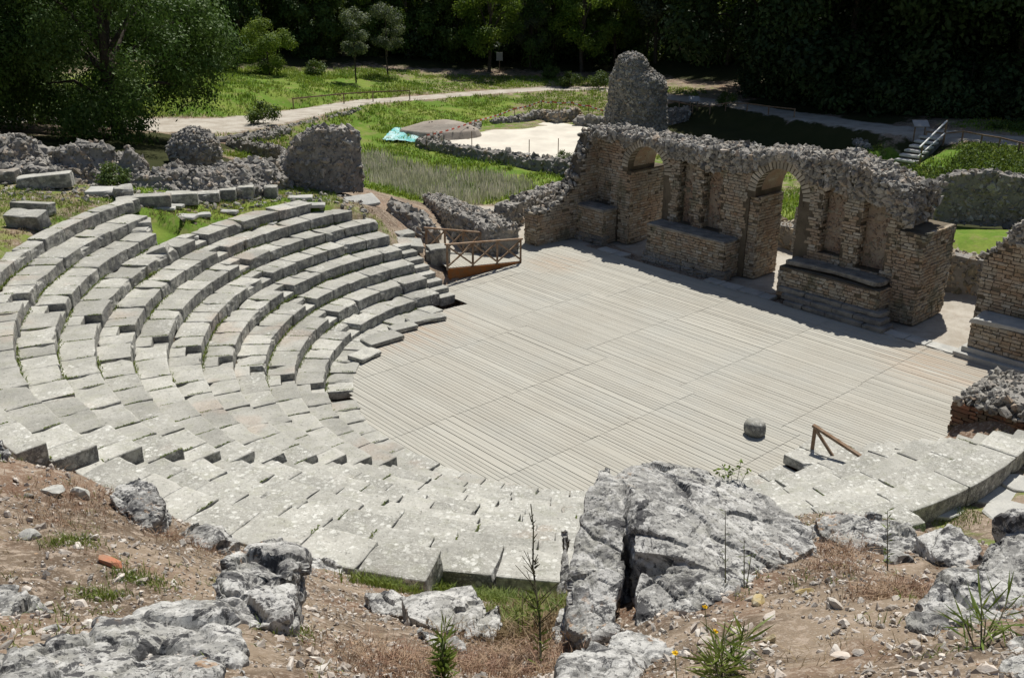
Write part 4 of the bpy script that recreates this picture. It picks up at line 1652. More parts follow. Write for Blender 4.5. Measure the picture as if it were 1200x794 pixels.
# tall broken tower beyond the stage
q = G(744, 152, 0)
lump('ruined_tower', 'tall rounded stump of rubble masonry standing alone beyond the stage wall', 'ruin', q,
     [(-0.3, 2.15, 1.7, 0, 0), (2.2, 2.0, 1.6, 0.05, 0), (3.1, 1.95, 1.5, 0.05, 0), (3.75, 1.75, 1.4, 0.0, 0), (3.95, 1.25, 1.2, -0.38, 0), (4.7, 1.0, 0.95, -0.45, 0), (5.15, 0.5, 0.45, -0.5, 0)], 46, 0.18, 61, 0.42)

# ruins along the upper left terrace
ruin('rubble_wall', 'big straight rubble wall with a clean right edge behind the upper seats', 'ruined wall',
     [gp(318, 216, 2.75, 0.35), gp(335, 214, 2.7, 1.0), gp(350, 215, 2.65, 1.75), gp(372, 216, 2.6, 2.3), gp(395, 216, 2.5, 2.3), gp(417, 215, 2.4, 2.25)], 1.0, 75, 0.13, 63, rough=0.08, taper=0.97)
ruin('rubble_heap', 'sloping rubble heap in front of the big straight rubble wall', 'ruin', [gp(185, 222, 3.3, 0.75), gp(215, 224, 3.15, 0.9), gp(250, 226, 3.0, 0.9), gp(285, 222, 2.9, 1.1), gp(312, 219, 2.8, 1.15), gp(335, 222, 2.75, 0.5)],
     [1.6, 2.2, 2.4, 2.2, 1.2], 60, 0.14, 65, rough=0.25, taper=0.55)
q = G(229, 190, 3.2)
lump('rubble_boulder', 'round dome of rubble masonry standing under the big dark tree', 'ruin', q, [(-0.5, 1.05, 0.8, 0, 0), (0.5, 1.1, 0.85, 0, 0), (0.9, 0.95, 0.75, 0, 0), (1.25, 0.6, 0.5, 0.05, 0), (1.42, 0.2, 0.2, 0.05, 0)], 75, 0.13, 66, 0.14)
ruin('rubble_heap', 'leftmost long rubble mass along the terrace below the dark tree', 'ruin', [gp(-40, 200, 3.9, 1.0), gp(0, 200, 3.9, 1.25), gp(30, 203, 3.85, 1.3), gp(60, 200, 3.8, 0.9)], [1.4, 1.8, 1.8, 0.9], 60, 0.14, 67, rough=0.25, taper=0.55)
ruin('rubble_heap', 'low pale rubble lump in front of the leftmost rubble mass', 'ruin', [gp(22, 208, 3.85, 0.5), gp(50, 209, 3.8, 0.75), gp(78, 206, 3.75, 0.55)], [0.7, 0.9, 0.7], 70, 0.13, 68, rough=0.18, taper=0.6)
ruin('rubble_heap', 'broad rubble lump left of the small pointed one on the terrace', 'ruin', [gp(76, 206, 3.75, 0.9), gp(100, 210, 3.7, 1.25), gp(125, 210, 3.65, 1.25), gp(143, 207, 3.6, 0.8)], [1.0, 1.5, 1.5, 0.9], 65, 0.14, 69, rough=0.22, taper=0.6)
ruin('rubble_heap', 'small pointed rubble lump at the end of the terrace row', 'ruin', [gp(143, 214, 3.6, 0.8), gp(158, 215, 3.55, 1.35), gp(174, 214, 3.5, 0.7)], [0.8, 1.1, 0.8], 70, 0.13, 70, rough=0.18, taper=0.55)
ruin('rubble_ridge', 'low ridge of fallen rubble joining the lumps along the back of the terrace', 'ruin', [gp(-40, 207, 3.9, .45), gp(30, 210, 3.85, .5), gp(90, 213, 3.7, .5), gp(150, 217, 3.55, .5), gp(190, 222, 3.35, .5), gp(230, 224, 3.1, .4)], 1.5, 45, 0.14, 78, rough=0.2, taper=0.5)
ruin('low_wall', 'low thin wall ridge running back from the rubble heap to the path', 'ruined wall', [gp(268, 183, 1.4, 0.8), gp(300, 186, 1.4, 0.8), gp(325, 192, 1.5, 0.9), (*G(345, 200, 1.9)[:2], 1.9, 2.7)], 0.45, 60, 0.13, 71, rough=0.1)
ruin('low_wall', 'low thin wall ridge nearest the retaining wall of the path', 'ruined wall', [gp(285, 178, 1.0, 0.8), gp(310, 175, 0.9, 0.9), gp(340, 168, 0.8, 0.9)], 0.45, 60, 0.13, 72, rough=0.1)
ruin('retaining_wall', 'dark retaining wall carrying the pale path on the left', 'wall', [(*G(250, 162, 1.95)[:2], 0.9, 2.0), (*G(300, 155, 1.9)[:2], 0.8, 1.93), (*G(345, 145.5, 1.75)[:2], 0.5, 1.8), (*G(388, 136, 1.5)[:2], 0.4, 1.55), (*G(425, 127, 1.3)[:2], 0.7, 1.3)], 0.45, 40, 0.13, 73, rough=0.05, sink=0.6)

rs = R_(79)
pp = []
for _ in range(520):
    px_ = rs.uniform(-10, 430)
    q = G(px_, np.interp(px_, [0, 150, 300, 430], [222, 232, 232, 232])+rs.normal()*7, np.interp(px_, [0, 150, 300, 430], [3.85, 3.55, 2.9, 2.5]))
    pp.append((q[0], q[1], float(gz_at(q[0], q[1])[0])))
V, F, rv = stones(pp, rs.uniform(0.04, 0.14, len(pp)), rs)
o = part('fallen_stones', V, F, MAT['rubble'], None, rnd=rv)
tag(o, 'fallen rubble stones scattered along the foot of the terrace ruins', 'rubble', kind='stuff')
# ruined walls at the far parodos
ruin('rubble_wall', 'shaded wall stump with a flat rough top behind the wooden ramp railings', 'ruined wall', [gp(508, 246, 0, 0.75), gp(530, 266, 0, 1.05), gp(548, 280, 0, 1.25), gp(568, 290, 0, 1.35), gp(588, 299, 0, 1.2)], [0.9, 1.2, 1.4, 1.6], 70, 0.13, 74, rough=0.1, taper=0.95)
ruin('rubble_heap', 'broken stone heap at the far end of the seats left of the railings', 'ruin', [gp(458, 250, 1.5, 0.5), gp(480, 268, 0.9, 0.9), gp(497, 284, 0.3, 1.2), gp(507, 293, 0.1, 0.8)], [1.2, 1.7, 1.4, 0.9], 45, 0.19, 75, rough=0.22, taper=0.7)
for (nm, lab, pa, th_, sd_) in (('masonry_stub', 'square block masonry stub left of the stage wall foot', [gp(586, 262, 0, 1.0), gp(606, 265, 0, 1.0)], 1.0, 76),
                                ('masonry_wall', 'low masonry wall running back from the square masonry stub', [gp(607, 256, 0, 0.95), gp(630, 246, 0, 0.9), gp(662, 232, 0, 0.85)], 0.8, 77)):
    ruin(nm, lab, 'ruined wall', pa, th_, 60, 0.14, sd_, rough=0.05, taper=1.0)
a, b = G(421, 212, 0.35), G(503, 247, 0.25)
V, F = beam(a, b, 0.5, 0.35)
o = part('stone_kerb_beam', *beam(a-(0, 0, .1), b-(0, 0, .1), 0.45, 0.3), MAT['slab'], None, rnd=0.9, at=(a+b)/2-(0, 0, 0.25))
tag(o, 'long pale stone kerb running diagonally beside the meadow of reeds', 'kerb')

# walls behind the stage
ruin('low_wall', 'low ochre wall seen through the arches behind the stage', 'ruined wall', [(*W(9, -15.4)[:2], 0, 0.8), (*W(4, -15.4)[:2], 0, 0.95), (*W(0, -15.3)[:2], 0, 1.25), (*W(-4, -15.2)[:2], 0, 1.4), (*W(-9, -14.9)[:2], 0, 1.45)], 0.7, 55, 0.13, 81, rough=0.05, taper=1.0, mat='brick')
ruin('rubble_wall', 'dark high wall closing the small grassy court at the right edge', 'ruined wall', [gp(1094, 252, 1.1, 1.6), gp(1112, 253, 1.1, 1.85), gp(1150, 255, 1.1, 2.0), gp(1200, 257, 1.1, 1.8), gp(1260, 262, 1.1, 1.6), gp(1330, 268, 1.1, 1.2)], 0.6, 70, 0.14, 82, rough=0.08, taper=0.95)
q = [G(1003, 168, 0.7), G(990, 158, 0.7), G(965, 153, 0.6), G(930, 152, 0.5)]
ruin('low_wall', 'low curved wall edge left of the white steps', 'ruined wall', [(q[0][0], q[0][1]-2.2, 0.2, 1.0)]+[(a[0], a[1], 0.1, 1.0) for a in q], 0.6, 40, 0.16, 84, rough=0.1)
ruin('low_wall', 'low broken wall right of the tall tower stump', 'ruined wall', [gp(775, 146, 0, 1.1), gp(800, 142, 0, 0.9), gp(812, 130, 0, 0.6)], 0.8, 35, 0.18, 85, rough=0.15)
# walls round the pale excavated floor
ruin('low_wall', 'low dark wall along the near edge of the pale excavated floor', 'ruined wall', [gp(492, 172, 0, 0.55), gp(530, 180, 0, 0.6), gp(580, 190, 0, 0.65), (*G(625, 198, 0)[:2], 0, 0.7), (*G(672, 206, 0)[:2], 0, 0.8), (*G(690, 210, 0)[:2], 0, 0.8)], 0.9, 26, 0.19, 86, rough=0.12)
ruin('low_wall', 'low wall between the grey spoil heap and the pale floor', 'ruined wall', [gp(507, 169, 0, 0.5), gp(560, 152, 0, 0.5)], 0.8, 26, 0.19, 87, rough=0.12)
ruin('low_wall', 'low wall along the far left edge of the pale floor', 'ruined wall', [gp(578, 149, 0, 0.5), gp(612, 145, 0, 0.6), gp(634, 141, 0, 0.7)], 0.8, 26, 0.2, 88, rough=0.15)
ruin('low_wall', 'brown low wall along the far right edge of the pale floor', 'ruined wall', [gp(634, 141, 0, 0.7), gp(652, 146, 0, 0.9), gp(672, 143, 0, 1.0), (*G(676, 138, 0)[:2], 0, 0.6)], 0.8, 26, 0.2, 89, rough=0.15, mat='brick')
ruin('low_wall', 'low stump of wall right of the brown wall by the pale floor', 'ruined wall', [gp(676, 149, 0, 0.8), gp(712, 150, 0, 0.8)], 0.9, 26, 0.2, 90, rough=0.12)
fl = [G(x, y, 0) for x, y in [(513, 171), (600, 187), (668, 192), (692, 166), (698, 154), (640, 143), (575, 152)]]
ctr = np.mean(fl, 0)
Vf = [np.array([q[0], q[1], 0.16]) for q in fl]+[np.array([q[0], q[1], -0.3]) for q in fl]
m = len(fl)
Ff = [np.array([list(range(m))], np.int32), np.array([(i, i+m, (i+1) % m+m, (i+1) % m) for i in range(m)], np.int32)]
o = part('excavated_floor', Vf, Ff, MAT['sand'], None, rnd=0.5)
tag(o, 'pale sand covered floor inside low walls beyond the meadow', 'floor', kind='structure')
# grey spoil heap and its tarpaulin
q = G(515, 158, 0.2)
lump('spoil_heap', 'low grey spoil heap left of the pale excavated floor', 'earth heap', q, [(-0.2, 2.9, 2.0, 0, 0), (0.4, 2.6, 1.6, 0, 0), (0.8, 1.5, 0.9, 0.2, 0), (0.95, 0.5, 0.3, 0.3, 0)], 0.6, 0.12, 91, 0.12)
for o in bpy.data.objects:
    if o.name.startswith('core') and o.parent and o.parent.name.startswith('spoil'):
        o.data.materials[0] = MAT['mound']
gx = np.linspace(0, 1, 16)
a0_, a1_, a2_ = G(448, 167, 0.2), G(486, 167, 0.2), G(462, 156, 0.2)
TV = np.array([a0_+s*(a1_-a0_)+t*(a2_-a0_) for t in gx for s in gx])
TV[:, 2] = gz_at(TV[:, 0], TV[:, 1])+0.12+0.22*np.abs(fbm(TV, 1.4, 3, 3))
TF = np.array([(j*16+i, j*16+i+1, j*16+i+17, j*16+i+16) for j in range(15) for i in range(15)], np.int32)
TV2 = np.concatenate([TV, TV-(0, 0, 0.02)])
o = part('tarpaulin', TV2, [TF, TF[:, ::-1]+256], MAT['tarp'], None, rnd=0.5, smooth=True, at=(TV[0][0], TV[0][1], TV[0][2]))
tag(o, 'crumpled turquoise tarpaulin spread on the grass by the spoil heap', 'tarpaulin')

# brown wall stump at the near right of the stage
k0 = G(1119, 463, 1.0)*np.array([1, 1, 0])
ax, bx = -U3, -V3                                             # along the face, and away from the camera
pa = [k0+ax*0.12+bx*1.15, k0+ax*1.0+bx*1.15, k0+ax*2.4+bx*1.2, k0+ax*4.5+bx*1.25]
stump = ruin('rubble_wall', 'thick wall stump with rough rubble top and reddish face at the right of the stage', 'ruined wall',
             [(p[0], p[1], -0.1, h) for p, h in zip(pa, (1.0, 1.25, 1.3, 1.25))], 2.0, 95, 0.10, 92, rough=0.07, taper=1.0)
r = R_(93)
pp = [k0+ax*r.uniform(-0.02, 4.6)+bx*r.uniform(-0.02, 2.2) for _ in range(900)]
pp = [p+(0, 0, 0.88+0.22*min(1, min((p-k0)@ax+0.05, (p-k0)@bx+0.05)*2.2)+0.12*r.normal()*0.5) for p in pp]
v, f, rv = stones(pp, r.uniform(0.06, 0.14, len(pp)), r)
part('rubble_stones', v, f, MAT['rubble'], stump, rnd=rv, kind='stuff')
X = bricks_on(k0+ax*4.6+bx*0.05-(0, 0, .05), -ax, -bx, 4.6, 0, 0.88, r, depth=0.4)
X += bricks_on(k0+bx*2.0-(0, 0, .05), -bx, -ax, 2.0, 0, 0.88, r, depth=0.4)
emit_bricks(X, stump, single=120, seed=9, mat='redwall')


# ------------------------------------------------------------------ boulders of the near hillside
def hull(points):
    bm = bmesh.new()
    for p in points:
        bm.verts.new(p)
    r = bmesh.ops.convex_hull(bm, input=bm.verts)
    bmesh.ops.delete(bm, geom=[g for g in r['geom_interior'] if isinstance(g, bmesh.types.BMVert)], context='VERTS')
    bm.verts.index_update()
    V = np.array([v.co[:] for v in bm.verts])
    F = np.array([[v.index for v in f.verts] for f in bm.faces if len(f.verts) == 3], np.int32)
    bm.free()
    return V, F


def facets(P, scale, seed):
    """Cell noise with a tilted plane in every cell; also the distance to the cell edge."""
    Q = P*scale
    b = np.floor(Q).astype(np.int64)
    d1 = np.full(len(P), 9.0)
    d2 = np.full(len(P), 9.0)
    val = np.zeros(len(P))
    for dx in (-1, 0, 1):
        for dy in (-1, 0, 1):
            for dz in (-1, 0, 1):
                c = b+np.array([dx, dy, dz])
                h = [_hash(c[:, 0], c[:, 1], c[:, 2], seed+k*13) for k in range(7)]
                v = Q-(c+np.stack(h[:3], 1))
                d = np.linalg.norm(v, axis=1)
                near = d < d1
                d2 = np.where(near, d1, np.minimum(d2, d))
                g = (h[3]-0.5)*1.2+((h[4]-0.5)*v[:, 0]+(h[5]-0.5)*v[:, 1]+(h[6]-0.5)*v[:, 2])*1.6
                val = np.where(near, g, val)
                d1 = np.where(near, d, d1)
    return val, d2-d1


def boulder(name, label, base_px, hulls, seed, voxel=0.025, amp=1.0, mat='boulder', cat='boulder', skirt=0.25, group=None, d0=None, cut=None):
    g = hit(*base_px)
    d = d0 or np.linalg.norm(g-CAM)
    lst = []
    for h in hulls:
        pts = [Gd(a, b, d+c) for a, b, c in h]
        zm = min(p[2] for p in pts)-skirt
        pts += [np.array([p[0], p[1]+0.02, zm]) for p in pts]
        lst.append(hull(pts))
    V, F = merge(lst)
    me = mesh_data('tmp', V, F)
    ob = bpy.data.objects.new('tmp', me)
    COL.objects.link(ob)
    md = ob.modifiers.new('r', 'REMESH')
    md.mode = 'VOXEL'
    md.voxel_size = voxel
    dg = bpy.context.evaluated_depsgraph_get()
    m2 = bpy.data.meshes.new_from_object(ob.evaluated_get(dg))
    bpy.data.objects.remove(ob)
    nv = len(m2.vertices)
    P, N = np.empty(nv*3), np.empty(nv*3)
    m2.vertices.foreach_get('co', P)
    m2.vertices.foreach_get('normal', N)
    P, N = P.reshape(-1, 3), N.reshape(-1, 3)
    o3 = seed*3.7
    w = P+0.12*np.stack([fbm(P+o3, 2.2, 3, seed), fbm(P+o3+9, 2.2, 3, seed+1), fbm(P+o3+19, 2.2, 3, seed+2)], 1)
    dsp = 0.035*fbm(w+o3, 1.5, 3, seed)
    v1, e1 = facets(w+o3, 2.6, seed)
    v2, e2 = facets(w+o3, 6.5, seed+3)
    v3, e3 = facets(P+0.03*fbm(P+o3, 9, 2, seed)[:, None]+o3, 17.0, seed+5)
    dsp += 0.085*v1-0.030*np.exp(-e1/0.04)
    dsp += 0.016*v2-0.009*np.exp(-e2/0.05)
    dsp += 0.006*v3-0.004*np.exp(-e3/0.10)
    pit = np.clip(fbm(w+o3, 7.5, 3, seed+9)-0.20, 0, 1)
    dsp -= 0.12*pit
    dsp += 0.005*fbm(P+o3, 30, 3, seed+15)
    P = P+N*(dsp*amp)[:, None]
    m2.vertices.foreach_set('co', (P-g).astype(np.float32).ravel())
    m2.polygons.foreach_set('use_smooth', np.zeros(len(m2.polygons), bool))
    m2.update()
    m2.materials.clear()
    m2.materials.append(MAT[mat])
    at = m2.attributes.new('rnd', 'FLOAT', 'POINT')
    at.data.foreach_set('value', np.full(nv, 0.5, np.float32))
    m2.name = name
    o = bpy.data.objects.new(name, m2)
    COL.objects.link(o)
    o.location = Vector([float(x) for x in g])
    tag(o, label, cat, group)
    return o


big = [[(700, 548, 1.1), (684, 585, .85), (673, 640, .55), (667, 690, .3), (668, 737, .05), (696, 748, -.02), (722, 740, 0), (720, 690, .25), (728, 640, .5), (734, 600, .7), (727, 562, 1.0), (712, 545, 1.5), (690, 600, 1.3)],
       [(741, 572, .75), (722, 551, 1.2), (760, 539, 1.6), (815, 545, 1.8), (868, 559, 1.8), (905, 585, 1.6), (948, 618, 1.45), (955, 640, 1.2), (925, 658, .75), (880, 676, .45), (838, 668, .22), (800, 652, .18), (742, 645, .32)],
       [(743, 690, .10), (752, 672, .22), (800, 662, .20), (850, 668, .3), (890, 672, .42), (872, 688, .18), (838, 706, -.02), (792, 727, -.1), (745, 740, -.06), (743, 715, 0)]]
boulder('boulder', 'largest grey boulder of the near slope, split by a deep upright cleft', (722, 745), big, 1, 0.0125, 0.5)
BL = [
    ('boulder', 'thin dark upright stone slab leaning at the left side of the largest cracked boulder', (664, 706), [[(661, 618, .5), (656, 655, .4), (657, 705, .2), (668, 712, .1), (668, 660, .3), (664, 620, .7)]], 2, .015, .4),
    ('boulder', 'small pale rock at the left foot of the largest cracked boulder', (658, 752), [[(648, 728, .1), (654, 708, .3), (668, 704, .3), (672, 752, -.02), (650, 753, -.02)]], 3, .015, .7),
    ('boulder', 'white crusted flat rock at the bottom edge below the largest cracked boulder', (720, 800), [[(662, 772, .1), (690, 751, .3), (730, 743, .45), (772, 748, .45), (792, 766, .2), (800, 805, -.15), (655, 805, -.15)]], 4, .013, .7),
    ('boulder', 'broad grey boulder filling the bottom left corner of the slope', (150, 800), [[(-40, 810, -.2), (-40, 770, .1), (60, 746, .4), (112, 730, .6), (170, 717, .8), (232, 717, .8), (266, 727, .6), (284, 752, .3), (303, 790, 0), (305, 812, -.15), (150, 815, -.35)]], 5, .0135, .9),
    ('boulder', 'grey lumpy rock at the left edge above the broad corner boulder', (40, 738), [[(-20, 672, .6), (22, 678, .6), (45, 700, .3), (74, 712, .3), (70, 736, 0), (-20, 748, 0)]], 6, .0135, .9),
    ('boulder', 'pitted grey boulder with dark holes beside the brown earth left of the grassy dip', (300, 736), [[(243, 675, .2), (265, 657, .45), (300, 652, .55), (327, 668, .4), (340, 692, .2), (338, 720, 0), (302, 736, -.05), (265, 736, 0), (247, 708, .1)],
                                                                                       [(258, 655, .5), (282, 634, .9), (330, 630, 1.0), (354, 652, .8), (344, 672, .3)]], 7, .0135, .9),
    ('boulder', 'rounded grey stone on the crest of the brown slope at the left', (165, 619), [[(127, 578, .3), (140, 562, .5), (165, 554, .5), (183, 571, .3), (188, 600, .1), (176, 619, 0), (150, 614, 0)]], 8, .015, .8),
    ('fallen_block', 'tilted pale stone block lying in the dip below the near seats', (530, 744), [[(470, 700, .35), (505, 691, .55), (553, 684, .6), (568, 706, .2), (565, 726, .1), (535, 742, 0), (524, 743, 0), (478, 722, .15)]], 9, .0135, .28),
    ('boulder', 'small white rock at the left end of the tilted pale block', (460, 724), [[(428, 694, .25), (455, 691, .35), (474, 703, .2), (482, 722, 0), (455, 726, 0), (436, 716, .1)]], 10, .0135, .6),
    ('boulder', 'pale rock wedged under the right end of the tilted block', (572, 754), [[(546, 746, 0), (560, 716, .25), (585, 704, .35), (591, 730, .1), (577, 754, 0), (552, 756, 0)]], 11, .0135, .7),
    ('boulder', 'low pale rock in front of the tilted block', (520, 762), [[(486, 732, .2), (515, 738, .2), (545, 752, .05), (550, 762, 0), (515, 764, -.02)]], 12, .0135, .6),
    ('boulder', 'black and white pitted boulder at the right edge of the near slope', (1110, 742), [[(1062, 718, .2), (1085, 692, .4), (1120, 681, .65), (1165, 680, .7), (1190, 690, .6), (1230, 700, .5), (1230, 742, .1), (1150, 738, 0), (1100, 744, -.05), (1066, 733, .05)]], 13, .0135, 1.1),
    ('boulder', 'tall grey boulder at the right edge beside the paved way', (1170, 695), [[(1140, 668, .25), (1158, 630, .5), (1188, 607, .7), (1240, 600, .7), (1240, 705, 0), (1150, 698, 0)]], 14, .015, 1.0),
    ('boulder', 'long low grey boulder right of the largest cracked boulder below the seats', (1040, 662), [[(955, 606, .9), (985, 599, 1.0), (1030, 606, 1.0), (1066, 613, .9), (1085, 640, .5), (1060, 662, .05), (1018, 655, .2), (975, 640, .5), (957, 622, .7)]], 15, .015, .8),
    ('boulder', 'grey boulder with a white top between the long low boulder and the paved way', (1128, 668), [[(1074, 628, .5), (1110, 613, .7), (1150, 626, .7), (1154, 642, .4), (1136, 668, .05), (1098, 655, .2)]], 16, .015, .8),
    ('boulder', 'pale round stone in front of the pitted boulder at the right edge', (1185, 805), [[(1163, 788, .1), (1176, 772, .2), (1215, 765, .3), (1215, 810, -.05), (1165, 808, -.05)]], 17, .011, .5),
    ('boulder', 'small pale stone below the tall boulder at the right edge', (1195, 766), [[(1178, 752, .1), (1192, 741, .15), (1220, 742, .15), (1220, 768, 0), (1182, 766, 0)]], 18, .011, .5),
    ('boulder', 'flat rough grey stone just above the pitted boulder left of the dip', (232, 640), [[(205, 622, .2), (225, 606, .4), (262, 612, .5), (285, 630, .4), (262, 645, .1), (222, 642, .05)]], 19, .015, 1.0),
    ('boulder', 'small dark rock at the left picture edge on top of the brown slope', (5, 542), [[(-15, 515, .3), (5, 512, .3), (14, 530, .1), (10, 545, 0), (-15, 545, 0)]], 20, .015, .9),
    ('boulder', 'flat white rock where the left slope meets the grassy dip', (395, 672), [[(350, 655, .4), (375, 650, .5), (402, 662, .3), (418, 684, .1), (395, 684, 0), (362, 672, .1)]], 22, .015, .8),
]
for b in BL:
    boulder(b[0], b[1], b[2], b[3], b[4], b[5], b[6], 'boulder_white' if b[4] in (3, 4, 9, 10, 11, 12, 16, 17, 18, 22) else 'boulder')

# loose stones that can be told apart on the brown earth
rs = R_(71)


def loose_stone(px, py, size, name, label, mat, group=None, flat=(0.4, 0.7), seed=None):
    q = hit(px, py)
    r = R_(seed if seed is not None else int(px*7+py))
    v, f, rv = stones([[0, 0, 0]], size, r, flat, fine=True, tilt=0.25)
    v = v+0.18*size*fbm(v/size+px, 1.6, 3, 5)[:, None]*v/size
    o = part(name, v+q+(0, 0, size*0.18), f, MAT[mat], None, rnd=r.uniform(0.3, 1), at=q)
    tag(o, label, 'stone', group)
    return o


loose_stone(128, 662, 0.085, 'brick_fragment', 'broken red brick lying on the brown earth left of the pitted boulder', 'redbrick', flat=(.6, .7), seed=4)
loose_stone(34, 776, 0.075, 'brick_fragment', 'small red brick fragment on the broad boulder in the bottom left corner', 'redbrick', seed=5)
loose_stone(945, 694, 0.055, 'loose_stone', 'yellow lichened stone right of the largest cracked boulder', 'yellowstone', seed=6)
loose_stone(891, 706, 0.065, 'loose_stone', 'squarish yellow grey stone nearest the foot of the largest boulder', 'yellowstone', seed=7)
loose_stone(902, 752, 0.06, 'loose_stone', 'yellow stone with a dark shadow low on the near earth', 'yellowstone', seed=8)
loose_stone(982, 712, 0.07, 'loose_stone', 'white stone with a dark underside in the middle of the near earth', 'pebble', seed=9)
loose_stone(902, 725, 0.055, 'loose_stone', 'white stone left of the dark bottomed one on the near earth', 'pebble', seed=10)
loose_stone(62, 578, 0.10, 'loose_stone', 'pale angular stone on the crest of the slope at the left', 'slab', seed=11, flat=(.75, .9))
loose_stone(95, 582, 0.11, 'loose_stone', 'flat pale stone beside the angular one on the left crest', 'slab', seed=12, flat=(.7, .8))
loose_stone(36, 630, 0.09, 'loose_stone', 'pale flat stone near the left edge of the brown earth', 'slab', seed=13)
for i in range(46):
    if i < 22:
        px, py = rs.uniform(20, 400), rs.uniform(590, 720)
    else:
        px, py = rs.uniform(800, 1060), rs.uniform(690, 790)
    q = hit(px, py)
    loose_stone(px, py, rs.uniform(0.022, 0.05), 'loose_stone', 'small pale stone lying loose on the brown earth of the near slope', 'pebble', 'small stones strewn over the near slope', seed=200+i)


def near_points(n, r, x0=-8.5, x1=8.5, y0=1.4, y1=12.0, p=2.0):
    """points on the near hillside, denser towards the camera"""
    out = []
    while len(out) < n:
        x, y = r.uniform(x0, x1, n*4), r.uniform(y0, y1, n*4)
        z = gz_at(x, y)
        d = np.sqrt(x*x+y*y+(z-CAM_Z)**2)
        keep = r.uniform(size=n*4) < np.clip((3.6/d)**p, 0, 1)
        rr2 = np.hypot(x-C0[0], y-C0[1])
        a2 = np.degrees(np.arctan2(y-C0[1], x-C0[0])) % 360
        e = np.array([row_end(a) for a in range(361)])[a2.astype(int)]
        keep &= rr2 > e+0.05
        for q in zip(x[keep], y[keep], z[keep]):
            out.append(q)
    return np.array(out[:n])


r = R_(81)
P = near_points(48000, r, p=1.6)
s = np.exp(r.normal(size=len(P))*0.55)*0.0098
cl = fbm(P, 1.3, 3, 4)
P, s = P[cl > -0.30], s[cl > -0.30]
v, f, rv = stones(P+np.c_[0*s, 0*s, s*0.25], np.clip(s, 0.004, 0.036), r, (0.4, 0.8))
o = part('gravel', v, f, MAT['pebble'], None, rnd=rv)
tag(o, 'small pale limestone chips strewn over the near brown slope', 'gravel', kind='stuff')


# ------------------------------------------------------------------ blades, stems and leaves
def blades(P, h, w, lean, r, az=None):
    """Bent blades standing at P; returns verts, faces, random value."""
    n = len(P)
    h, w, lean = np.ones(n)*h, np.ones(n)*w, np.ones(n)*lean
    a = r.uniform(0, 2*math.pi, n) if az is None else az
    d = np.c_[np.cos(a), np.sin(a), 0*a]
    b = a+math.pi/2+r.normal(size=n)*0.6
    s = np.c_[np.cos(b), np.sin(b), 0*b]*(w/2)[:, None]
    up = np.array([0, 0, 1.0])
    m = P+up*(h*0.55)[:, None]+d*(h*lean*0.30)[:, None]
    t = P+up*(h*(1-0.3*lean))[:, None]+d*(h*lean)[:, None]
    V = np.stack([P-s, P+s, m+s*0.75, m-s*0.75, t], 1).reshape(-1, 3)
    i = np.arange(n)*5
    return V, [np.stack([i, i+1, i+2, i+3], 1), np.stack([i+3, i+2, i+4], 1)], np.repeat(r.uniform(size=n), 5)


def leaf_quads(P, D, size, wid, r):
    """Small pointed leaves at P pointing along D."""
    n = len(P)
    D = D/np.maximum(np.linalg.norm(D, axis=1, keepdims=True), 1e-9)
    ref = r.normal(size=(n, 3))
    s = np.cross(D, ref)
    s /= np.maximum(np.linalg.norm(s, axis=1, keepdims=True), 1e-9)
    size = np.ones(n)*size
    m = P+D*(size*0.5)[:, None]
    V = np.stack([P, m+s*(size*wid/2)[:, None], P+D*size[:, None], m-s*(size*wid/2)[:, None]], 1).reshape(-1, 3)
    i = np.arange(n)*4
    return V, np.stack([i, i+1, i+2, i+3], 1)


def scatter(n, x0, x1, y0, y1, r, test):
    out = []
    tot = 0
    while tot < n:
        x, y = r.uniform(x0, x1, n*2), r.uniform(y0, y1, n*2)
        k = test(x, y)
        q = np.c_[x[k], y[k], gz_at(x[k], y[k])]
        out.append(q)
        tot += len(q)
        if len(out) > 30:
            break
    return np.concatenate(out)[:n]


def uv_of(x, y):
    q = np.c_[x-C0[0], y-C0[1]]
    return q@A, q@B


def tuft_points(P, k, spread, r):
    Q = np.repeat(P, k, 0)+np.c_[r.normal(size=(len(P)*k, 2))*spread, np.zeros(len(P)*k)]
    Q[:, 2] = gz_at(Q[:, 0], Q[:, 1])-0.01
    return Q


def clear_rows(x, y):
    q = np.hypot(x-C0[0], y-C0[1])
    a = np.degrees(np.arctan2(y-C0[1], x-C0[0])) % 360
    e = np.array([row_end(i) for i in range(361)])[a.astype(int)]
    return (q > e+0.05)


r = R_(91)


def off_floor(x, y):
    q = np.c_[x, y]
    c = np.mean([a[:2] for a in fl], 0)
    inside = np.ones(len(q), bool)
    for a, b in zip(fl, fl[1:]+fl[:1]):
        e = b[:2]-a[:2]
        sg = np.sign(e[0]*(c[1]-a[1])-e[1]*(c[0]-a[0]))
        inside &= (e[0]*(q[:, 1]-a[1])-e[1]*(q[:, 0]-a[0]))*sg > -0.35*np.linalg.norm(e)
    return ~inside


ncl = lambda x, y, s, k: fbm(np.c_[x, y, 0*x], s, 3, k)
# meadow
P = scatter(20000, -30, 40, 40, 95, r, lambda x, y: (interp(MG, x, y) > 0.42) & (interp(MPA, x, y) < 0.4) & (ncl(x, y, 0.5, 3) > -0.28) & off_floor(x, y))
Q = tuft_points(P, 4, 0.12, r)
hgt = r.uniform(0.12, 0.34, len(Q))*(0.7+0.9*np.clip(ncl(Q[:, 0], Q[:, 1], 0.22, 7)+0.3, 0, 1))
v, f, rv = blades(Q, hgt, 0.05, r.uniform(0.2, 0.8, len(Q)), r)
o = part('meadow_grass', v, f, MAT['grass'], None, rnd=rv)
tag(o, 'green grass of the meadow and banks beyond the theatre', 'grass', kind='stuff')
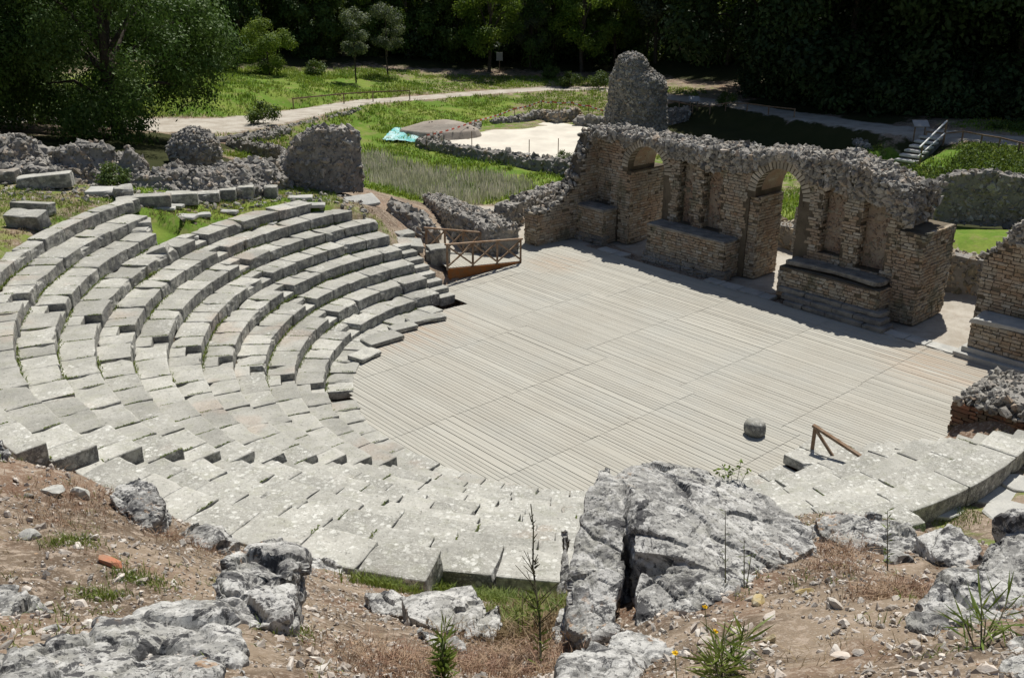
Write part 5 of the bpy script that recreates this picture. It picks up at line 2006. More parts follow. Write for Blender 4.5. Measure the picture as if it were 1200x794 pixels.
# terrace grass near the seats
P = scatter(7000, -20, -3, 22, 42, r, lambda x, y: (interp(MG, x, y) > 0.36) & clear_rows(x, y) & (ncl(x, y, 0.7, 5) > -0.15))
Q = tuft_points(P, 4, 0.06, r)
v, f, rv = blades(Q, r.uniform(0.04, 0.16, len(Q)), 0.02, r.uniform(0.2, 0.9, len(Q)), r)
o = part('terrace_grass', v, f, MAT['grass'], None, rnd=rv)
tag(o, 'short green grass on the terrace above the seats', 'grass', kind='stuff')
P = scatter(4500, -20, -4, 20, 40, r, lambda x, y: (interp(MG, x, y) > 0.25) & clear_rows(x, y) & (ncl(x, y, 0.6, 15) > 0.02))
Q = tuft_points(P, 3, 0.06, r)
v, f, rv = blades(Q, r.uniform(0.04, 0.14, len(Q)), 0.016, r.uniform(0.3, 0.9, len(Q)), r)
o = part('dry_terrace_grass', v, f, MAT['drygrass'], None, rnd=rv)
tag(o, 'dry straw coloured grass on the terrace above the seats', 'grass', kind='stuff')
# pale reeds in the meadow
cx, cy = G(500, 212, 0)[:2]


def reedzone(x, y):
    # elongated patch from the kerb to the masonry stub
    a = np.array(G(432, 190, 0)[:2])
    b = np.array(G(600, 222, 0)[:2])
    d = (b-a)/np.linalg.norm(b-a)
    s = (x-a[0])*d[0]+(y-a[1])*d[1]
    t = (x-a[0])*-d[1]+(y-a[1])*d[0]
    L = np.linalg.norm(b-a)
    w = 3.2+0.8*ncl(x, y, 0.4, 9)
    return (s > -0.5) & (s < L+1.0) & (np.abs(t+2.0) < w) & (ncl(x, y, 0.9, 12) > -0.35)


P = scatter(3600, -14, 6, 38, 60, r, reedzone)
Q = tuft_points(P, 2, 0.12, r)
v, f, rv = blades(Q, r.uniform(0.25, 0.75, len(Q)), 0.035, r.uniform(0.05, 0.35, len(Q)), r)
o = part('dry_reeds', v, f, MAT['reed'], None, rnd=rv)
tag(o, 'pale dry reeds standing in the wet meadow beyond the seats', 'reeds', kind='stuff')
# moss and grass in the joints of the seats
P, hh = [], []
for k in range(0, 11):
    a0, a1 = ROWS[k]
    for a in np.arange(a0, a1, 0.055*57/rk(k+1)):
        gfac = float(fbm(np.array([[a*0.16, k*7.7, 0]]), 1, 3, 21)[0])
        if gfac < (-0.12 if a < 215 else 0.14) or k+1 > 11 or not (ROWS[min(k+1, 11)][0] < a < ROWS[min(k+1, 11)][1]):
            continue
        for _ in range(3 if a < 215 else 1):
            q = pol(rk(k+1)-abs(r.normal())*0.035, a+r.normal()*0.2, k*HR+0.0)
            P.append(q)
            hh.append(r.uniform(0.03, 0.10)*(0.6+gfac*1.6))
for (k, a) in JOINTS:                                         # radial joints between blocks
    if r.uniform() > (0.72 if 160 < a < 228 else 0.3):
        continue
    ln = r.uniform(0.15, 0.65)
    s0 = r.uniform(0, TR-ln)
    for s in np.arange(s0, s0+ln, 0.012):
        P.append(pol(rk(k)+s, a+r.normal()*0.05, k*HR-0.008+(0.07 if k == 0 else 0)))
        hh.append(r.uniform(0.012, 0.035))
v, f, rv = blades(np.array(P), np.array(hh), 0.026, r.uniform(0.4, 1.2, len(P)), r)
o = part('joint_grass', v, f, MAT['weed'], None, rnd=rv)
tag(o, 'yellow green moss and grass in the joints of the stone seats', 'moss', kind='stuff')
# dry grass, heath and small weeds on the near slope
P = near_points(2400, r, p=1.2)
P = P[fbm(P, 0.9, 3, 33) > 0.06]
Q = tuft_points(P, 7, 0.045, r)
v, f, rv = blades(Q, r.uniform(0.02, 0.08, len(Q)), 0.0042, r.uniform(0.6, 2.6, len(Q)), r)
o = part('dry_grass', v, f, MAT['drygrass'], None, rnd=rv)
tag(o, 'thin dry brown grass on the near slope', 'grass', kind='stuff')
# dead twigs and straw lying about
P = near_points(9000, r, p=1.4)
P = P[fbm(P, 1.1, 3, 61) > -0.12]
an, L = r.uniform(0, 6.28, len(P)), r.uniform(0.03, 0.14, len(P))
E1 = P+np.c_[np.cos(an)*L, np.sin(an)*L, 0*L]
E1[:, 2] = gz_at(E1[:, 0], E1[:, 1])
v, f = tubes(P+(0, 0, .008), E1+np.c_[0*L, 0*L, r.uniform(0.004, 0.03, len(P))], 0.0019, 0.0012, 3)
o = part('dead_twigs', v, f, MAT['straw'], None, rnd=np.repeat(r.uniform(0, .6, len(P)), 6))
tag(o, 'dead twigs and straw lying on the brown earth of the near slope', 'twigs', kind='stuff')
P = near_points(1500, r, p=1.2)
P = P[fbm(P, 0.8, 3, 44) > 0.12]
Q = tuft_points(P, 9, 0.035, r)
v, f, rv = blades(Q, r.uniform(0.02, 0.09, len(Q)), 0.006, r.uniform(0.3, 1.1, len(Q)), r)
o = part('small_weeds', v, f, MAT['weed'], None, rnd=rv)
tag(o, 'small green weeds scattered on the near slope', 'weeds', kind='stuff')


def patch(name, label, cat, spots, n, h, w, mat, lean=(0.2, 0.8), kind='stuff', spread=0.12):
    V_, F_, R2, off = [], [], [], 0
    qs = []
    for (px, py, rad_) in spots:
        c = hit(px, py)
        m = int(n*rad_/0.3)
        pp = np.c_[c[0]+r.normal(size=m)*rad_*0.6, c[1]+r.normal(size=m)*rad_*0.5, np.zeros(m)]
        qs.append(pp)
    Q = np.concatenate(qs)
    Q[:, 2] = gz_at(Q[:, 0], Q[:, 1])-0.01
    v, f, rv = blades(Q, r.uniform(h*0.35, h, len(Q)), w, r.uniform(*lean, len(Q)), r)
    o = part(name, v, f, MAT[mat], None, rnd=rv)
    tag(o, label, cat, kind=kind)
    return o


P = near_points(9000, r, p=1.4)
P = P[fbm(P, 1.6, 3, 71) > 0.0]+(0, 0, 0.006)
V, F = leaf_quads(P, np.c_[r.normal(size=(len(P), 2)), r.normal(size=len(P))*0.35], r.uniform(0.012, 0.035, len(P)), 0.6, r)
o = part('leaf_litter', V, F, MAT['heath'], None, rnd=np.repeat(r.uniform(size=len(P)), 4))
tag(o, 'brown leaf litter on the near slope', 'leaf litter', kind='stuff')
patch('green_weeds', 'lush green weeds along the back of the near seats left of the tilted block', 'weeds', [(450, 688, .35), (490, 688, .35), (510, 690, .3), (440, 680, .25)], 700, 0.22, 0.012, 'weed')
patch('dip_grass', 'yellow green grass in the dip in front of the last near seats', 'grass', [(600, 705, .5), (630, 715, .5), (610, 735, .4), (650, 700, .3), (575, 700, .25)], 900, 0.2, 0.010, 'weed', (0.2, 1.0))
patch('dip_dry_grass', 'dry straw grass in the dip in front of the last near seats', 'grass', [(610, 720, .5), (640, 740, .4), (590, 745, .4)], 700, 0.2, 0.007, 'drygrass', (0.2, 1.0))
patch('heath', 'reddish brown dry heath low in the middle of the near slope', 'heath', [(590, 770, .4), (560, 785, .35), (620, 785, .3), (490, 775, .3), (455, 785, .3)], 700, 0.13, 0.0045, 'heath', (0.3, 1.9))
patch('heath', 'brown dry heath between the largest boulder and the long low boulder', 'heath', [(985, 650, .2), (975, 665, .2), (1000, 640, .15), (1060, 690, .25), (1030, 700, .2)], 420, 0.13, 0.0045, 'heath', (0.3, 1.9))
patch('parodos_grass', 'green grass along the back of the near right seats', 'grass', [(1060, 598, .5), (1090, 590, .4), (1120, 605, .4), (1040, 602, .4), (1165, 520, .35), (1160, 530, .3)], 500, 0.10, 0.014, 'weed')
patch('heath', 'reddish heath and dead stems on the crest of the slope at the left', 'heath', [(85, 590, .3), (110, 580, .3), (130, 560, .25), (60, 610, .3), (195, 630, .25), (230, 640, .25)], 300, 0.11, 0.0045, 'heath', (0.3, 1.9))
patch('weeds', 'grey green small weeds on the brown earth at the left', 'weeds', [(80, 635, .16), (165, 680, .16), (120, 700, .14), (330, 735, .16), (270, 690, .1)], 700, 0.09, 0.006, 'weed')


def polyline_tube(pts, r0, r1, sides=6):
    pts = np.array(pts, float)
    rr_ = np.linspace(r0, r1, len(pts))
    return tubes(pts[:-1], pts[1:], rr_[:-1], rr_[1:], sides)


# tall dry weed in the middle
q = hit(634, 784)
dist = np.linalg.norm(q-CAM)
t = thing('tall_weed', 'tall thin dry weed standing in the middle below the near seats', 'plant', q)
top = Gd(622, 590, dist+0.15)
sp = [q, q+(top-q)*0.3+np.array([0.012, 0, 0]), q+(top-q)*0.6+np.array([-0.012, 0, 0]), q+(top-q)*0.85+np.array([0.008, 0, 0]), top]
lst = [polyline_tube(sp, 0.0075, 0.0035)]
for i in range(34):
    s = r.uniform(0.2, 0.98)
    p = q+(top-q)*s
    a = r.uniform(0, 6.28)
    L = r.uniform(0.03, 0.06) if s > 0.58 else r.uniform(0.06, 0.2)
    e = p+np.array([math.cos(a)*L*0.7, math.sin(a)*L*0.7, L*0.85])
    lst.append(tubes(p, e, 0.0035 if s < 0.58 else 0.005, 0.002, 5))
V, F = merge(lst)
part('stem', V, F, MAT['stem'], t, rnd=0.5)
m = 90
sb = r.uniform(0.0, 0.45, m)
P = q+(top-q)*sb[:, None]
D = np.c_[r.normal(size=(m, 2)), r.uniform(0.2, 1.2, m)]
V, F = leaf_quads(P, D, r.uniform(0.05, 0.12, m), 0.13, r)
part('leaves', V, F, MAT['weed'], t, rnd=np.repeat(r.uniform(size=m), 4))


def spiky(px, py, hpx, label, name='weed_plant', n=120, ls=0.10, wid=0.12, stems=3, mat='weed', droop=0.4):
    q = hit(px, py)
    d = np.linalg.norm(q-CAM)
    top = Gd(px, py-hpx, d+0.05)
    t = thing(name, label, 'plant', q)
    lst, PP, DD = [], [], []
    for k in range(stems):
        off = np.array([r.normal()*0.03*(k > 0), r.normal()*0.03*(k > 0), 0])
        tp = q+(top-q)*(1 if k == 0 else r.uniform(0.5, 0.85))+off*2.0
        lst.append(tubes(q+off*0.5, tp, 0.005, 0.002, 5))
        s = r.uniform(0.05, 1, n//stems)
        PP.append(q+off*0.5+(tp-q-off*0.5)*s[:, None])
        DD.append(np.c_[r.normal(size=(len(s), 2)), r.uniform(-droop, 1.4, len(s))])
    V, F = merge(lst)
    part('stem', V, F, MAT['stem'], t, rnd=0.5)
    P, D = np.concatenate(PP), np.concatenate(DD)
    V, F = leaf_quads(P, D, r.uniform(0.6, 1.2, len(P))*ls, wid, r)
    part('leaves', V, F, MAT[mat], t, rnd=np.repeat(r.uniform(size=len(P)), 4))
    return t


spiky(521, 800, 68, 'dark green spiky weed at the bottom edge left of the tall dry weed', n=220, ls=0.10, wid=0.14, stems=5)
spiky(612, 748, 55, 'green feathery weed just left of the tall dry weed', n=160, ls=0.09, wid=0.1)
spiky(846, 800, 52, 'grassy green weed at the bottom edge below the yellow flowers', n=150, ls=0.16, wid=0.07, stems=4)
spiky(850, 690, 92, 'thin dead stalk in front of the largest boulder at its left', n=20, ls=0.05, wid=0.1, stems=1)
spiky(872, 690, 60, 'thin dead stalk in front of the largest boulder at its right', n=22, ls=0.05, wid=0.12, stems=2)
spiky(1040, 668, 70, 'thin green stalk by the long low boulder', n=26, ls=0.05, wid=0.2, stems=1)
spiky(1150, 760, 60, 'narrow leaved weed beside the pitted boulder at the right edge', n=60, ls=0.18, wid=0.06, stems=4)
spiky(200, 572, 22, 'small yellow green shoot standing in a joint of the near seats', n=30, ls=0.10, wid=0.3, stems=2)
q = Gd(862, 566, np.linalg.norm(hit(722, 745)-CAM)+1.75)
t = thing('leafy_sprig', 'small leafy sprig growing on top of the largest cracked boulder', 'plant', q)
lst, PP = [], []
for (dx, h) in ((-0.17, .12), (-0.06, .16), (0.03, .19), (0.10, .13), (-0.11, .15)):
    tp = q+np.array([dx, 0.02, h])
    lst.append(tubes(q-(0, 0, 0.12), tp, 0.003, 0.0015, 5))
    for s in (0.5, 0.65, 0.8, 0.92, 1.0):
        PP += [q+(tp-q)*s]*2
V, F = merge(lst)
part('stem', V, F, MAT['stem'], t, rnd=0.5)
P = np.array(PP)
V, F = leaf_quads(P, np.c_[r.normal(size=(len(P), 2)), r.uniform(-1.2, 0.4, len(P))], r.uniform(0.03, 0.055, len(P)), 0.5, r)
part('leaves', V, F, MAT['leaf_bright'], t, rnd=np.repeat(r.uniform(size=len(P)), 4))
for (px, py, base, lab) in ((791, 765, 810, 'yellow flower lowest at the bottom edge beside the white crusted rock'), (838, 740, 790, 'yellow flower on a thin stem above the grassy weed'),
                            (826, 711, 745, 'orange yellow flower close to the foot of the largest boulder')):
    q = hit(px+3, base)
    d = np.linalg.norm(q-CAM)
    h = Gd(px, py, d-0.02)
    t = thing('yellow_flower', lab, 'flower', q)
    part('stem', *tubes(q, h, 0.0022, 0.0018, 5), MAT['weed'], t, rnd=0.5)
    a = np.linspace(0, 2*math.pi, 15)[:-1]
    D = np.c_[np.cos(a), np.sin(a)-0.3, 0.35+0*a]
    V1, F1 = leaf_quads(np.repeat(h[None], 14, 0), D, 0.019, 0.42, r)
    V2, F2 = leaf_quads(np.repeat(h[None]+(0, 0, .002), 10, 0), np.c_[r.normal(size=(10, 2)), np.ones(10)], 0.012, 0.5, r)
    V, F = merge([(V1, F1), (V2, F2)])
    part('petals', V, F, MAT['petal'], t, rnd=0.5)

# ------------------------------------------------------------------ trees
PROTO = {}


def tree_meshes(key, h, cr, nclump, nleaf, leaf, mat, seed, cz0=0.35, squash=1.0, clump=0.34, droop=0.0, trunk=0.2, limbs=9, lw=0.55, shell=0.5):
    r = R_(seed)
    C, Rd = [], []
    for i in range(nclump):
        while True:
            p = r.uniform(-1, 1, 3)
            if 0.2 < np.linalg.norm(p) < 1:
                break
        p = p/np.linalg.norm(p)*np.linalg.norm(p)**0.55
        zc = h*(cz0+(1-cz0)*0.5)
        C.append([p[0]*cr*0.80, p[1]*cr*0.80, zc+p[2]*h*(1-cz0)*0.5*0.86*squash])
        Rd.append(cr*clump*r.uniform(0.65, 1.25))
    C, Rd = np.array(C), np.array(Rd)
    k = r.choice(nclump, nleaf, p=Rd**2/(Rd**2).sum())
    d = r.normal(size=(nleaf, 3))
    d /= np.linalg.norm(d, axis=1, keepdims=True)
    rad_ = r.uniform(size=nleaf)**shell
    P = C[k]+d*(rad_*Rd[k])[:, None]*np.array([1, 1, 0.8])
    P[:, 2] -= droop*Rd[k]*np.clip(-d[:, 2], 0, 1)*r.uniform(0, 1.5, nleaf)
    P += 0.35*leaf*r.normal(size=P.shape)
    N = d*1.0+r.normal(size=d.shape)*0.38+np.array([0, 0, 0.45])
    Dv = np.cross(N, r.normal(size=N.shape))
    Dv[:, 2] -= 0.35+droop
    n = len(P)
    Dv /= np.linalg.norm(Dv, axis=1, keepdims=True)
    S = np.cross(N, Dv)
    S /= np.maximum(np.linalg.norm(S, axis=1, keepdims=True), 1e-9)
    ls = leaf*r.uniform(0.6, 1.35, n)
    m = P+Dv*(ls*0.5)[:, None]
    V = np.stack([P, m+S*(ls*lw/2)[:, None], P+Dv*ls[:, None], m-S*(ls*lw/2)[:, None]], 1).reshape(-1, 3)
    i = np.arange(n)*4
    crown = mesh_data(key+'_crown', V, np.stack([i, i+1, i+2, i+3], 1), MAT[mat], rnd=np.repeat(np.clip(0.5*r.uniform(size=nclump)[k]+0.5*r.uniform(size=n), 0, 1), 4))
    lst = [polyline_tube([(0, 0, -0.3), (0.04*h*r.normal()*0.3, 0.02*h, h*0.25), (0.02*h*r.normal(), 0.01*h, h*0.55), (0, 0, h*0.86)], trunk, trunk*0.2, 8)]
    for c in C[r.choice(nclump, min(limbs, nclump), replace=False)]:
        s = np.clip(c[2]/h*0.55, 0.15, 0.7)
        b = np.array([0, 0, h*s])
        mid = (b+c)/2+np.array([0, 0, 0.06*h])
        lst.append(polyline_tube([b, mid, c], trunk*0.38, trunk*0.08, 6))
    V, F = merge(lst)
    tr = mesh_data(key+'_trunk', V, F, MAT['bark'], rnd=np.full(len(V), 0.5))
    PROTO[key] = (crown, tr)


def plant_tree(key, name, label, loc, s=1.0, rz=0.0, cat='tree', group=None, sz=None):
    t = thing(name, label, cat, loc, group)
    t.rotation_euler = (0, 0, rz)
    t.scale = (s, s, sz or s)
    for nm, me in zip(('crown', 'trunk'), PROTO[key]):
        o = bpy.data.objects.new(nm, me)
        COL.objects.link(o)
        o.parent = t
    return t


tree_meshes('forest_a', 16, 5.6, 64, 26000, 0.29, 'leaf_dark', 101, cz0=0.0, clump=0.30)
tree_meshes('forest_b', 17, 5.0, 60, 26000, 0.28, 'leaf_mid', 102, cz0=0.0, clump=0.30)
tree_meshes('forest_c', 15, 6.0, 64, 26000, 0.30, 'leaf_dark', 103, cz0=-0.02, clump=0.28)
tree_meshes('bright', 12, 3.6, 40, 15000, 0.25, 'leaf_bright', 104, cz0=0.08, clump=0.30)
tree_meshes('grey', 11, 3.4, 40, 15000, 0.23, 'leaf_grey', 105, cz0=0.10, clump=0.30)
tree_meshes('slim', 6.2, 1.5, 20, 5000, 0.15, 'leaf_grey', 106, cz0=0.30, clump=0.36, trunk=0.07, limbs=6)
tree_meshes('oak', 11.0, 6.6, 95, 80000, 0.18, 'leaf_oak', 107, cz0=-0.06, clump=0.20, droop=0.25, trunk=0.32, limbs=16, lw=0.45)
tree_meshes('bush', 4.2, 2.3, 26, 11000, 0.15, 'leaf_bright', 108, cz0=0.02, clump=0.34, trunk=0.06, limbs=8)
tree_meshes('shrub', 1.6, 1.1, 14, 1800, 0.16, 'leaf_mid', 109, cz0=0.0, clump=0.42, trunk=0.03, limbs=5)


def at_px(px, y, dz=0.0):
    x = (px-600)/F_PX*y/math.cos(PITCH)*1.01
    # same vertical plane through the camera as the pixel column at that distance
    return on_ground(x, y, dz)


plant_tree('oak', 'broad_tree', 'broad dark tree with drooping branches at the upper left edge', at_px(25, 45), 1.0, 0.3)
plant_tree('oak', 'broad_tree', 'broad dark tree whose branches hang over the round dome of rubble', at_px(180, 45.5), 0.98, 2.1)
plant_tree('oak', 'broad_tree', 'tall dark tree standing behind the two drooping ones at upper left', at_px(100, 54), 1.25, 4.0)
plant_tree('bush', 'bush', 'bright green round bush on the sunny grass left of the path', at_px(346, 77), 1.0, 0.0, 'bush')
plant_tree('slim', 'young_tree', 'slim young grey green tree with a thin trunk beside the path', at_px(436, 79), 1.0, 0.0)
plant_tree('slim', 'young_tree', 'slim young tree just right of the one with the thin trunk', at_px(470, 85), 1.05, 1.0)
plant_tree('grey', 'tree', 'low grey green tree right of the dark gap behind the path', at_px(618, 95), 0.62, 0.5)
plant_tree('bright', 'tree', 'leafy light green tree left of the tower with a dark middle', at_px(672, 93), 1.0, 0.2)
plant_tree('bright', 'tree', 'narrow light green tree directly left of the grey one by the tower', at_px(706, 96), 0.85, 1.9)
plant_tree('grey', 'tree', 'grey green tree right behind the tower stump', at_px(748, 95), 1.05, 0.9)
plant_tree('bright', 'tree', 'pale green tree rising behind the upright notice board', at_px(575, 92), 0.95, 5.0)
plant_tree('bright', 'tree', 'light green tree right behind the low grey green one', at_px(640, 97), 1.1, 4.0)
plant_tree('bright', 'tree', 'sunlit green tree at the edge of the darkest wood right of the tower', at_px(822, 92), 1.1, 3.3)
k = 0
FOREST = [(235, 92, 'forest_b'), (290, 98, 'forest_b'), (345, 104, 'forest_b'), (400, 105, 'forest_b'), (455, 100, 'forest_a'), (508, 97, 'forest_c'), (548, 97, 'forest_a'), (585, 104, 'forest_c'), (640, 113, 'forest_b'), (770, 115, 'forest_a'),
          (852, 79, 'forest_c'), (903, 74, 'forest_a'), (955, 70, 'forest_c'), (1010, 71, 'forest_a'), (1070, 70, 'forest_c'), (1130, 63.5, 'forest_a'), (1192, 62.5, 'forest_c'), (1255, 61, 'forest_a'), (1315, 60, 'forest_c')]
r5 = R_(123)
tree_meshes('young', 7.5, 3.0, 40, 16000, 0.21, 'leaf_mid', 121, cz0=-0.12, clump=0.27, trunk=0.12, limbs=8)
tree_meshes('young_pale', 8.5, 2.8, 38, 16000, 0.21, 'leaf_young', 122, cz0=-0.12, clump=0.27, trunk=0.12, limbs=8)
for i, px in enumerate([225, 248, 272, 296, 318, 340, 366, 386, 404, 424, 448, 470, 492, 518, 540, 560, 604, 626, 650, 668, 694, 716, 738, 772, 796, 816, 842]):
    y0 = float(np.interp(px, [230, 300, 400, 560, 700, 840], [80, 86, 90, 95, 96, 92]))+r5.uniform(-1, 6)
    plant_tree('young' if i % 3 else 'young_pale', 'young_tree', 'green young tree in the row along the sunlit edge of the wood', at_px(px, y0), r5.uniform(0.85, 1.35), r5.uniform(0, 6.28), 'tree', 'young trees along the edge of the wood', sz=r5.uniform(0.9, 1.6))
WOODL = ['dark wood tree just right of the broad trees at upper left', 'dark wood tree behind the left end of the sunny grass', 'dark wood tree behind the bright round bush', 'dark wood tree between the bright round bush and the slim trees',
         'dark wood tree right behind the slim young trees', 'dark wood tree just right of the slim young trees', 'dark wood tree left of the upright notice board', 'dark wood tree right behind the upright notice board',
         'dark wood tree between the notice board and the light green tree', 'dark wood tree behind the gap between grey green and sunlit tree']
WOODL += ['%s dark tree of the shaded wood counted rightwards from the tower' % q for q in ('first', 'second', 'third', 'fourth', 'fifth', 'sixth', 'seventh', 'eighth', 'ninth')]
for (px, y, key), wl in zip(FOREST, WOODL):
    y = y+10 if px < 600 else y+4 if px < 840 else y
    plant_tree(key, 'forest_tree', wl, at_px(px, y), r.uniform(1.0, 1.15)*(1.0 if px < 850 else 1.45 if px < 1020 else 1.0), r.uniform(0, 6.28), 'tree', 'trees of the wood beyond the path')
for row, (dy, st, sc) in enumerate(((9, 66, 1.2), (22, 76, 1.5), (36, 92, 1.7))):
    for px in range(-140+row*21, 1330, st):
        y0 = np.interp(px, [0, 240, 500, 800, 1000, 1250], [68, 103, 110, 109, 78, 66])
        key = ('forest_a', 'forest_b', 'forest_c')[r.randint(3)]
        plant_tree(key, 'forest_tree', 'dense dark tree of the shady wood beyond the path', at_px(px+r.uniform(-15, 15), y0+dy+r.uniform(-3, 3)), sc*r.uniform(0.9, 1.15), r.uniform(0, 6.28), 'tree',
                   'trees of the wood beyond the path')
for (px, y, s, lab) in ((270, 74, 0.9, 'low green shrub at the left end of the sunny grass'), (300, 76, 1.1, 'low green shrub left of the bright round bush'), (335, 57, 0.9, 'small green shrub in front of the dark retaining wall'),
                        (395, 80, 0.9, 'low green shrub between the bright bush and the slim young trees'), (660, 86, 0.9, 'brownish shrub by the path left of the tower'), (690, 85, 1.0, 'low shrub close to the left side of the tower'),
                        (640, 90, 0.8, 'low shrub on the far side of the path near the notice board'), (165, 32.5, 0.55, 'small green bush at the foot of the pointed rubble lump'),
                        (655, 55.5, 0.5, 'small plant growing on the low dark wall by the pale floor'), (826, 71, 0.7, 'low shrub beside the slanted notice panel')):
    plant_tree('shrub', 'shrub', lab, at_px(px, y), s, r.uniform(0, 6), 'shrub')
tree_meshes('under', 2.6, 2.2, 20, 2600, 0.30, 'leaf_dark', 110, cz0=-0.05, clump=0.40, trunk=0.04, limbs=5)
for px in list(range(230, 840, 22))+list(range(840, 1300, 24)):
    y0 = np.interp(px, [215, 300, 500, 839, 845, 900, 1010, 1100, 1300], [84, 92, 97, 99, 75.0, 71.5, 63.5, 60.5, 57])
    plant_tree('under', 'wood_shrub', 'dark shrub at the shady foot of the wood beyond the path', at_px(px+r.uniform(-8, 8), y0+r.uniform(0, 3)), r.uniform(0.8, 1.5), r.uniform(0, 6.28), 'shrub', 'dark shrubs at the foot of the wood')
# bank below the right hand path
P = scatter(2600, 20, 36, 48, 58, r, lambda x, y: (interp(MG, x, y) > 0.35) & (seg_dist(np.c_[x, y], PATH) > 2.7) & (np.hypot(x-STEP0[0]+0.3, y-STEP0[1]+0.5) > 2.8))
N_ = 14
Q = np.repeat(P, N_, 0)+r.normal(size=(len(P)*N_, 3))*np.array([0.18, 0.18, 0.14])
V, F = leaf_quads(Q, r.normal(size=Q.shape), r.uniform(0.08, 0.18, len(Q)), 0.6, r)
o = part('bank_undergrowth', V, F, MAT['leaf_mid'], None, rnd=np.repeat(r.uniform(size=len(Q)), 4))
tag(o, 'low green undergrowth covering the bank below the right path', 'undergrowth', kind='stuff')

# ------------------------------------------------------------------ ramp, railings, steps, signs
def ramp():
    fL, fR = G(524.4, 315, 0.5), G(610, 306.5, 0.03)
    bL, bR = G(500, 294, 0.5), G(564, 298.5, 0.06)
    t = thing('timber_ramp', 'low timber ramp with a rust stained side leading onto the wooden stage', 'ramp', (fL+bR)/2*np.array([1, 1, 0]))
    n = 24
    for i in range(n):
        a, b = (i+0.06)/n, (i+0.94)/n
        c = [fL+(fR-fL)*a, fL+(fR-fL)*b, bL+(bR-bL)*b, bL+(bR-bL)*a]
        Q = np.array(c+[p+(0, 0, 0.035) for p in c])
        part('ramp_board', Q, orient(Q, BX_F), MAT['deck'], t, rnd=r.uniform())
    d = np.cross((fR-fL)/np.linalg.norm(fR-fL), (0, 0, 1))
    d = d/np.linalg.norm(d)
    if d@(bL-fL) > 0:
        d = -d
    f0, f1 = fL+d*0.04, fR+d*0.04
    Q = np.array([f0*np.array([1, 1, 0])+(0, 0, -.05), f1*np.array([1, 1, 0])+(0, 0, -.05), f1*np.array([1, 1, 0])-d*.03+(0, 0, -.05), f0*np.array([1, 1, 0])-d*.03+(0, 0, -.05), f0, f1, f1-d*.03, f0-d*.03])
    part('side_board', Q, orient(Q, BX_F), MAT['rust'], t, rnd=0.5)
    for (a, b, lab) in ((fL, fR, 'front brown timber railing of the ramp with crossed braces'), (bL, bR, 'rear brown timber railing of the ramp with crossed braces')):
        g = thing('timber_railing', lab, 'railing', a, 'brown railings of the ramp')
        npost = 4
        H_ = 0.92
        ps = [a+(b-a)*i/(npost-1) for i in range(npost)]
        for p in ps:
            part('post', *beam(p-(0, 0, 0.05), p+(0, 0, H_-0.03), 0.08, 0.08), MAT['rail'], g, rnd=r.uniform())
        e = (b-a)/np.linalg.norm(b-a)*0.08
        part('handrail', *beam(a-e+(0, 0, H_), b+e+(0, 0, H_), 0.10, 0.06), MAT['rail'], g, rnd=0.9)
        for p, q in zip(ps[:-1], ps[1:]):
            part('brace', *beam(p+(0, 0, .08), q+(0, 0, H_-.06), 0.035, 0.06), MAT['rail'], g, rnd=r.uniform())
            part('brace', *beam(p+d*0.036+(0, 0, H_-.06), q+d*0.036+(0, 0, .08), 0.035, 0.06), MAT['rail'], g, rnd=r.uniform())


ramp()
p0 = G(955.5, 499, 0.90)*np.array([1, 1, 0])
g = thing('timber_railing', 'end of a brown timber railing showing above the near right seats', 'railing', p0)
dr = np.array([-A[0], -A[1], 0])
p1 = p0+dr*1.25-(0, 0, 0.32)
part('post', *beam(p0-(0, 0, 0.05), p0+(0, 0, 0.87), 0.07, 0.07), MAT['rail'], g, rnd=0.5)
part('post', *beam(p1-(0, 0, 0.05), p1+(0, 0, 0.87), 0.085, 0.085), MAT['rail'], g, rnd=0.4)
part('handrail', *beam(p0-dr*0.06+(0, 0, 0.90), p1+dr*0.1+(0, 0, 0.88), 0.1, 0.06), MAT['rail'], g, rnd=0.2)
part('brace', *beam(p0+(0, 0, 0.84), p1-dr*0.3+(0, 0, 0.25), 0.04, 0.07), MAT['rail'], g, rnd=0.3)

# round stone on the stage floor
q = G(884, 508, 0)
a = np.linspace(0, 2*math.pi, 33)[:-1]
hs = [(0, .20), (.03, .245), (.12, .27), (.22, .27), (.30, .25), (.345, .215), (.37, .15), (.375, .05)]
V = np.array([[q[0]+rr_*math.cos(x), q[1]+rr_*math.sin(x), h] for h, rr_ in hs for x in a])
V += 0.055*fbm(V, 4, 3, 9)[:, None]*np.c_[np.cos(np.tile(a, 8)), np.sin(np.tile(a, 8)), 0.4*np.ones(256)]
V[:32, 2] = 0.0
F = [np.array([(j*32+i, j*32+(i+1) % 32, (j+1)*32+(i+1) % 32, (j+1)*32+i) for j in range(7) for i in range(32)], np.int32), np.array([[7*32+i for i in range(32)]], np.int32), np.array([[i for i in range(32)][::-1]], np.int32)]
V[:, 2] += 0.012
o = part('round_stone', V, F, MAT['seat'], None, rnd=0.1, smooth=True, at=q)
tag(o, 'round grey stone drum standing alone on the wooden stage floor', 'stone')

